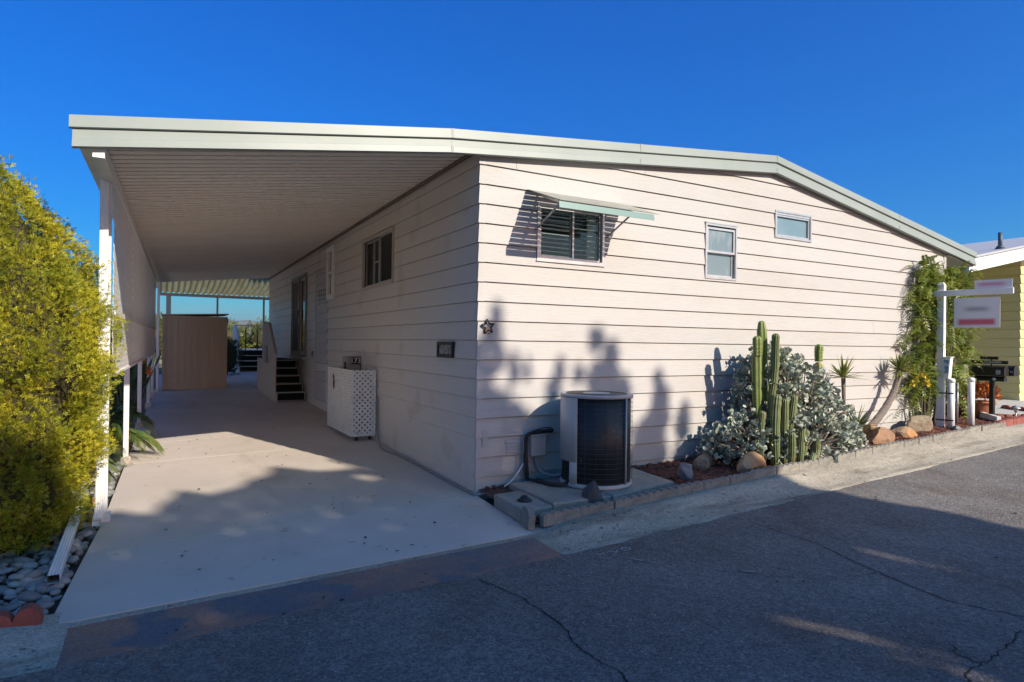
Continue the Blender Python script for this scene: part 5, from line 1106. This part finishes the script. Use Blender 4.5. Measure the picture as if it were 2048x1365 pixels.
# yuccas / dracaenas
M['yucca'] = mat('yucca_leaf', (.13, .17, .035), .45, (.30, .28, .06), 4, 3, (.4, .65), island=.3, transl=.2); M['yuccag'] = mat('yucca_leaf_green', (.07, .115, .035), .45, (.20, .21, .06), 5, 3, (.4, .65), island=.3, transl=.2)
def rosette(name, c, n, ln, w, m, parent, minz=-.35, seed=1):
    r = random.Random(seed); V_, F_ = [], []
    for i in range(n):
        az = i * 2.39996 + r.uniform(-.2, .2); el = r.uniform(minz, 1.35); L_ = ln * r.uniform(.75, 1.1); d = Vector((math.cos(az) * math.cos(el), math.sin(az) * math.cos(el), math.sin(el))); s = d.cross(Vector((0, 0, 1)));  s = s.normalized() if s.length > .05 else Vector((1, 0, 0)); b_ = len(V_)
        nrm_ = s.cross(d)
        for t, ww in ((0, .7), (.35, 1.0), (.7, .65), (1.0, .06)):
            p = Vector(c) + d * L_ * t + Vector((0, 0, -.12 * L_ * t * t * (1 - abs(d.z)))); V_ += [tuple(p + s * w * ww), tuple(p - nrm_ * w * .35 * ww), tuple(p - s * w * ww)]
        for k in range(3):
            q = b_ + 3 * k; F_ += [(q, q + 1, q + 4, q + 3), (q + 1, q + 2, q + 5, q + 4)]
    return arrays(name, V_, F_, m, parent, 'stuff')
y1 = thing('spiky_dracaena', (5.75, -.28, gz(5.75, -.28) + .05), 'small spiky yucca head on a thin stem above the silver shrub', 'yucca'); build('stem', MB().tube([(5.74, -.3, .25), (5.72, -.3, .8), (5.70, -.3, 1.14)], [.03, .026, .03], 8), M['paleb'], y1); rosette('leaves', (5.70, -.3, 1.15), 46, .34, .018, M['yucca'], y1, -.1, 4)
y2 = thing('low_yucca', (5.95, -.30, gz(5.95, -.3) + .05), 'low green yucca with upright blades left of the leaning trunk', 'yucca'); rosette('leaves', (5.98, -.32, .42), 40, .42, .02, M['yuccag'], y2, 0, 9); build('stem', MB().tube([(5.98, -.32, .2), (5.98, -.32, .45)], .045, 8), M['paleb'], y2)
y3 = thing('leaning_dracaena', (6.2, -.22, gz(6.2, -.2) + .05), 'leaning curved grey trunk topped by a bright yellow-green leaf tuft', 'dracaena')
build('trunk', MB().tube(smooth_path([(6.12, -.26, .19), (6.42, -.25, .36), (6.80, -.24, .62), (7.05, -.24, .88), (7.18, -.24, 1.10), (7.22, -.24, 1.22)], 7), [.062 - .024 * i / 35 + .004 * math.sin(i * 2.4) for i in range(36)], 10), M['paleb'], y3); rosette('leaves', (7.23, -.24, 1.24), 60, .30, .02, M['yucca'], y3, -.5, 12)
# leafy shrub with pinnate leaves
M['pinn'] = mat('pinnate_leaf', (.12, .18, .03), .42, (.29, .31, .045), 2.2, 3, (.42, .64), island=.35, transl=.35)
def pinnate(name, tips_, m, parent, L0=.34, pairs=9, lw=.016, ll=.062):
    V_, F_ = [], []; r = random.Random(17)
    for p, d in tips_:
        d = Vector(d).normalized(); L_ = L0 * r.uniform(.7, 1.2); s = d.cross(Vector((0, 0, 1))); s = s.normalized() if s.length > .05 else Vector((1, 0, 0)); s = (s + Vector((r.gauss(0, .25), r.gauss(0, .25), r.gauss(0, .3)))).normalized(); prev = None
        for k in range(pairs + 1):
            t = k / pairs; c = Vector(p) + d * L_ * t + Vector((0, 0, -.42 * L_ * t * t)); tang = (d + Vector((0, 0, -.84 * t))).normalized()
            for sg in ((-1, 1) if k < pairs else (0,)):
                if k == 0: continue
                e = (s * sg + tang * .45 + Vector((0, 0, -.15))).normalized(); q = tang; l_ = ll * (1 - .35 * abs(t - .5)) * r.uniform(.85, 1.15); b_ = len(V_)
                V_ += [tuple(c), tuple(c + e * l_ * .45 + q * lw), tuple(c + e * l_ - Vector((0, 0, l_ * .15))), tuple(c + e * l_ * .45 - q * lw)]; F_.append((b_, b_ + 1, b_ + 2, b_ + 3))
            if prev is not None:
                b_ = len(V_); V_ += [tuple(prev + s * .002), tuple(prev - s * .002), tuple(c - s * .002), tuple(c + s * .002)]; F_.append((b_, b_ + 1, b_ + 2, b_ + 3))
            prev = c
    return arrays(name, V_, F_, m, parent, 'stuff')
ps = thing('leafy_shrub', (8.0, -.16, gz(8, -.16) + .05), 'tall green shrub with feathery leaves climbing the right end of the wall', 'shrub'); zb = gz(8, -.16) + .03; r = random.Random(31)
tp = []; stems_ = []
heads = [(7.85, .7, .30, -.13), (7.95, 1.1, .36, -.13), (8.05, 1.5, .40, -.13), (8.15, 1.9, .42, -.13), (8.1, 2.15, .36, -.13), (8.35, 2.35, .36, -.12), (8.15, 2.6, .22, -.12), (8.5, 2.2, .40, -.11), (8.55, 1.7, .40, -.11), (8.5, 1.2, .36, -.11), (8.3, .7, .30, -.12), (9.2, 2.2, .36, .0), (9.4, 2.15, .42, .02), (9.3, 1.75, .42, .0), (9.55, 1.4, .40, .02), (9.25, 1.1, .36, .0), (9.3, .75, .30, -.02), (8.9, 2.5, .24, -.1), (9.6, 2.45, .22, .0)]
for hx, hz, hr, hy in heads:
    base = Vector((8.0 + (hx - 8) * .25 + r.uniform(-.1, .15), -.14 + r.uniform(-.03, .03), zb)); top = Vector((hx, hy, zb + hz)); stems_.append([base, base.lerp(top, .5) + Vector((r.uniform(-.08, .08), -.02, .15)), top])
    for _ in range(int(30 + 60 * hr)):
        d = Vector((r.gauss(0, 1), r.gauss(-.15, .45), r.gauss(.15, .7))).normalized(); c = top + Vector((r.gauss(0, hr * .45), r.gauss(0, .06), r.gauss(0, hr * .5)))
        if c.x < 9.05: c.y = min(c.y, -.05); d.y = -abs(d.y) * .5
        lim = -.27 + .5 * (c.x - 8.36) + .13
        if c.x < 8.75 and c.y + d.y * .25 < lim: d.y = min(0, (lim - c.y) / .25); c.y = max(c.y, min(lim, -.045))
        tp.append((c, d))
pinnate('leaves', tp, M['pinn'], ps)
for st_ in stems_: build('stem', MB().tube(smooth_path(st_, 4), [.018] * 4 + [.013] * 4 + [.007], 6), M['bark'], ps)
fl = leaf_ball((7.88, -.2, zb + .72), (.2, .1, .2), 90, .05, .4, mat('yellow_bloom', (.6, .42, .03), .5, island=.3), 'yellow_leaves', ps, 'stuff')
# palm and bird of paradise behind the posts
M['palm'] = mat('palm_leaf', (.07, .13, .03), .45, (.16, .19, .04), 3, 3, (.4, .65), island=.35, transl=.3); M['darkleaf'] = mat('dark_leaf', (.03, .055, .018), .5, (.055, .08, .022), 3, 3, island=.35, transl=.2)
def arching(name, c, n, ln, m, parent, seed, w=.008, lift=1.1):
    r = random.Random(seed); V_, F_ = [], []
    for i in range(n):
        az = i * 2.39996; el = r.uniform(.15, lift); d = Vector((math.cos(az) * math.cos(el), math.sin(az) * math.cos(el), math.sin(el))); s = d.cross(Vector((0, 0, 1))).normalized(); L_ = ln * r.uniform(.7, 1.15)
        pts = [Vector(c) + d * L_ * t + Vector((0, 0, -.75 * L_ * t * t)) for t in (.1, .3, .5, .7, .85, 1.0)]
        for k in range(1, 6):
            for q in range(6):
                base = pts[k - 1].lerp(pts[k], q / 6); tang = (pts[k] - pts[k - 1]).normalized()
                for sg in (-1, 1):
                    e = (s * sg * .8 + tang * .7 + Vector((0, 0, -.35))).normalized() * L_ * .30 * r.uniform(.8, 1.1); wv = tang * w; b_ = len(V_); V_ += [tuple(base + wv), tuple(base - wv), tuple(base + e * .6 - wv * .6 + Vector((0, 0, -.01))), tuple(base + e), ]; F_.append((b_, b_ + 1, b_ + 2, b_ + 3))
    return arrays(name, V_, F_, m, parent, 'stuff')
for i, (c, n_, l_, lab) in enumerate((((-3.52, 3.75, .30), 22, .72, 'feathery palm behind the second carport post'), ((-3.68, 2.7, .18), 16, .55, 'small palm tuft between the golden conifer and the first post'), ((-3.46, 5.2, .42), 20, .75, 'feathery palm leaning over the slab behind the lattice'))):
    pm = thing('garden_palm', (c[0], c[1], gz(c[0], c[1])), lab, 'palm', 'palms along the left edge of the carport'); arching('fronds', c, n_, l_, M['palm'], pm, 40 + i); build('trunk', MB().tube([(c[0], c[1], gz(c[0], c[1]) - .03), c], [.06, .045], 8), M['bark'], pm)
for i, (x, y, fz) in enumerate(((-3.42, 6.9, 1.18), (-3.30, 7.6, .95))):
    bp = thing('bird_of_paradise', (x, y, gz(x, y)), ('bird of paradise with the higher orange flower under the lattice', 'bird of paradise with the lower orange flower near the third post')[i], 'flower plant'); r = random.Random(70 + i); V_, F_ = [], []
    for k in range(16):
        az = k * 2.4; tip = Vector((x + .35 * math.cos(az) * r.uniform(.4, 1), y + .35 * math.sin(az) * r.uniform(.4, 1), gz(x, y) + r.uniform(.5, 1.05))); base = Vector((x, y, gz(x, y))); build('stalk', MB().tube([base, tip], .008, 5), M['darkleaf'], bp)
        dd = (tip - base).normalized(); s = dd.cross(Vector((0, 0, 1))).normalized(); b_ = len(V_); V_ += [tuple(tip), tuple(tip + dd * .18 + s * .07), tuple(tip + dd * .38), tuple(tip + dd * .18 - s * .07)]; F_.append((b_, b_ + 1, b_ + 2, b_ + 3))
    arrays('leaves', V_, F_, M['darkleaf'], bp, 'stuff')
    fx_, fy_ = ((-3.235, 6.6), (-3.10, 7.2))[i]; build('flower_stalk', MB().tube([(x, y, gz(x, y)), (fx_, fy_, fz)], .008, 5), M['darkleaf'], bp)
    V_, F_ = [], []
    for k in range(7): a = -.3 + .33 * k; e = Vector((.17 * math.cos(a) * (1 if k % 2 else .8), -.05, .16 * math.sin(a) + .03)); b_ = len(V_); q = Vector((fx_, fy_, fz)); V_ += [tuple(q), tuple(q + e * .5 + Vector((0, .0, .02))), tuple(q + e), tuple(q + e * .5 - Vector((0, 0, .02)))]; F_.append((b_, b_ + 1, b_ + 2, b_ + 3))
    arrays('flower', V_, F_, mat('orange_flower', (.65, .16, .02), .5, island=.3), bp)
# dark shrubs and hedge behind
def leafy_bush(name, c, r3, n, size, m, label, cat='shrub', group=None, core=True):
    zb = gz(c[0], c[1]); t = thing(name, (c[0], c[1], zb), label, cat, group)
    d = rng.normal(size=(n, 3)); d /= np.linalg.norm(d, axis=1, keepdims=True); a = np.arctan2(d[:, 1], d[:, 0]); lump = 1 + .13 * np.sin(a * 4 + d[:, 2] * 6) + .09 * np.sin(a * 9 - d[:, 2] * 9)
    P = np.array([c[0], c[1], zb + r3[2] * .95]) + d * (np.array(r3) * (rng.uniform(.68, 1.02, n) * lump)[:, None]); keep = P[:, 2] > zb; P = P[keep]; d = d[keep]
    spray_mass('foliage', m, t, P, d, size); 
    if core: build('core', MB().lathe([(max(.02, r3[0] * .72 * math.sqrt(max(0, 1 - q * q))), r3[2] * .95 + q * r3[2] * .8) for q in (-.98, -.7, -.3, .1, .5, .8, .98)], (c[0], c[1], zb), 14), M['shade_core'], t)
    return t
M['hedge'] = mat('hedge_leaf', (.075, .10, .018), .5, (.17, .18, .025), 1.5, 4, (.4, .65), island=.4, transl=.25)
for i, (x, y, rx, h, lab) in enumerate(((-3.6, 23.2, 1.3, 1.08, 'dark hedge bush left of the tan shed'), (-1.0, 23.6, 1.6, .93, 'dark hedge bush directly behind the tan shed'), (1.5, 23.3, 1.5, .90, 'hedge bush behind the back steps'), (4.2, 23.4, 1.6, .95, 'hedge bush mostly hidden behind the home'))): leafy_bush('hedge_bush', (x, y), (rx, .9, h), 2300, .15, M['hedge'], lab, 'hedge', 'hedge bushes along the back of the lot')
leafy_bush('white_flowering_shrub', (-.95, 16.6), (.40, .4, .62), 900, .10, M['darkleaf'], 'dark low shrub beside the back steps right of the shed')
leafy_bush('dark_shrub', (-3.75, 9.4), (.38, .8, .7), 1300, .12, M['darkleaf'], 'dark leafy shrub behind the far carport posts'); leafy_bush('tall_dark_shrub', (-3.50, 13.4), (.40, .8, 1.15), 1500, .12, M['darkleaf'], 'tall dark shrub left of the tan shed')

# ================================================================== TREES ACROSS THE STREET (they throw the shade over the foreground)
M['treeleaf'] = mat('tree_leaf', (.05, .08, .02), .55, (.085, .11, .03), 1.2, 3, island=.3)
YT = -14.0
SX = np.array([-8, -3, 0, 1.5, 1.9, 2.27, 2.45, 2.75, 3.0, 3.15, 3.4, 3.7, 4.05, 4.27, 4.5, 4.85, 5.0, 5.2, 5.5, 5.7, 5.9, 6.2, 6.5, 7.0, 7.2, 7.4, 7.7, 7.9, 8.0])
SZ = np.array([9.7, 9.75, 9.75, 9.8, 9.5, 9.62, 9.45, 9.75, 9.98, 9.75, 9.85, 10.05, 10.2, 10.5, 10.15, 10.1, 10.2, 10.1, 9.95, 9.75, 9.7, 9.85, 9.95, 9.75, 9.4, 9.6, 9.35, 9.2, 8.9])
BL = [(.20, 1.88, .05, .14), (.16, 1.66, .11, .16), (.10, 1.42, .20, .22), (.42, 1.30, .05, .18), (.58, 1.32, .04, .14), (1.0, 1.24, .07, .16), (.92, 1.02, .09, .16), (1.26, 1.25, .07, .14), (1.50, 1.62, .12, .15), (1.72, 1.46, .10, .16), (1.62, 1.18, .24, .22), (1.80, 1.05, .22, .2), (2.46, 1.16, .07, .12), (2.50, .92, .13, .18), (2.45, .65, .2, .2), (2.90, .75, .08, .13), (2.86, .55, .12, .2), (2.2, .45, .12, .2)]
def in_sil(X, Z):
    top = np.interp(X, SX, SZ); right = np.interp(Z, [5.0, 6.8, 7.3, 7.7, 8.4, 9.0, 9.8, 12], [7.2, 7.45, 7.75, 7.7, 7.98, 8.0, 8.0, 8.0])
    gap = np.hypot((X - 4.36) * 1.0, 0) < .11; gap &= (Z > 6.05) & (Z < 6.85); gap |= (np.hypot((X - 6.0) / .10, (Z - 6.9) / .25) < 1) | (np.hypot((X - 4.72) / .08, (Z - 9.75) / .12) < 1) | (np.hypot((X - 6.98) / .12, (Z - 9.45) / .3) < 1) | (np.hypot((X - 7.72) / .07, (Z - 9.3) / .3) < 1)
    ok = (Z < top) & (X < right)
    for bx, bz, rx, rz in BL: ok |= np.hypot((X - bx - 5.068) / rx, (Z - bz - 8.96) / rz) < 1
    return ok & ~(gap & (rng.uniform(size=X.shape) < .985))
for i, (xa, xb, lab) in enumerate(((-7.5, -1.5, 'leafy tree across the street, farthest left behind the camera'), (-1.5, 3.4, 'leafy tree across the street, opposite the driveway'), (3.4, 8.3, 'leafy tree across the street, opposite the air conditioner'))):
    n = 60000; X = rng.uniform(xa, xb, n); Z = rng.uniform(3.5, 11.2, n); k = in_sil(X, Z) & (rng.uniform(0, 1, n) < np.where(Z < 5.5, .15, np.where(Z < 8.6, .4, 1))); X, Z = X[k], Z[k]; s = rng.normal(0, .75, len(X)) * np.clip((np.interp(X, SX, SZ) - Z) * .8 + .25, .25, 1)
    P = np.stack([X + .362 * s, YT + s * -1 + 0 * X, Z + .64 * s], 1); cx_ = (xa + xb) / 2; zb = gz(cx_, YT)
    t = thing('street_tree', (cx_, YT, zb), lab, 'tree', 'trees across the street')
    V, Fc = inst([(-.5, 0, 0), (0, -.35, .1), (.5, 0, 0), (0, .35, -.1)], [(0, 1, 2, 3)], frames(rng.normal(size=P.shape)) * (rng.uniform(.07, .15, len(P)) * np.where(Z > 8.6, 1, 2.2))[:, None, None], P); arrays('crown', V, Fc, M['treeleaf'], t, 'stuff')
    build('trunk', MB().tube([(cx_, YT, zb - .1), (cx_ + .1, YT, zb + 2.5), (cx_ - .1, YT, 6.5)], [.22, .17, .09], 10), M['bark'], t)
    for q in (-1, 1): build('limb', MB().tube([(cx_ + .1, YT, zb + 2.4), (cx_ + q * 1.2, YT + .2, 5.2), (cx_ + q * 1.9, YT, 7.5)], [.1, .07, .03], 8), M['bark'], t)

# ================================================================== HAZE between here and the far hills
hz = MB().box(-5600, 5600, -3000, 5600, -24.0, 175.0)
hm = bpy.data.materials.new('haze_air'); hm.use_nodes = True; hn = hm.node_tree; hn.nodes.remove(hn.nodes['Principled BSDF'])
pv = hn.nodes.new('ShaderNodeVolumePrincipled'); pv.inputs['Color'].default_value = (.86, .92, 1.0, 1); pv.inputs['Density'].default_value = 0.00010; pv.inputs['Anisotropy'].default_value = 0.2
hn.links.new(pv.outputs[0], hn.nodes['Material Output'].inputs['Volume'])
ho = build('haze', hz, hm, None, 'stuff')
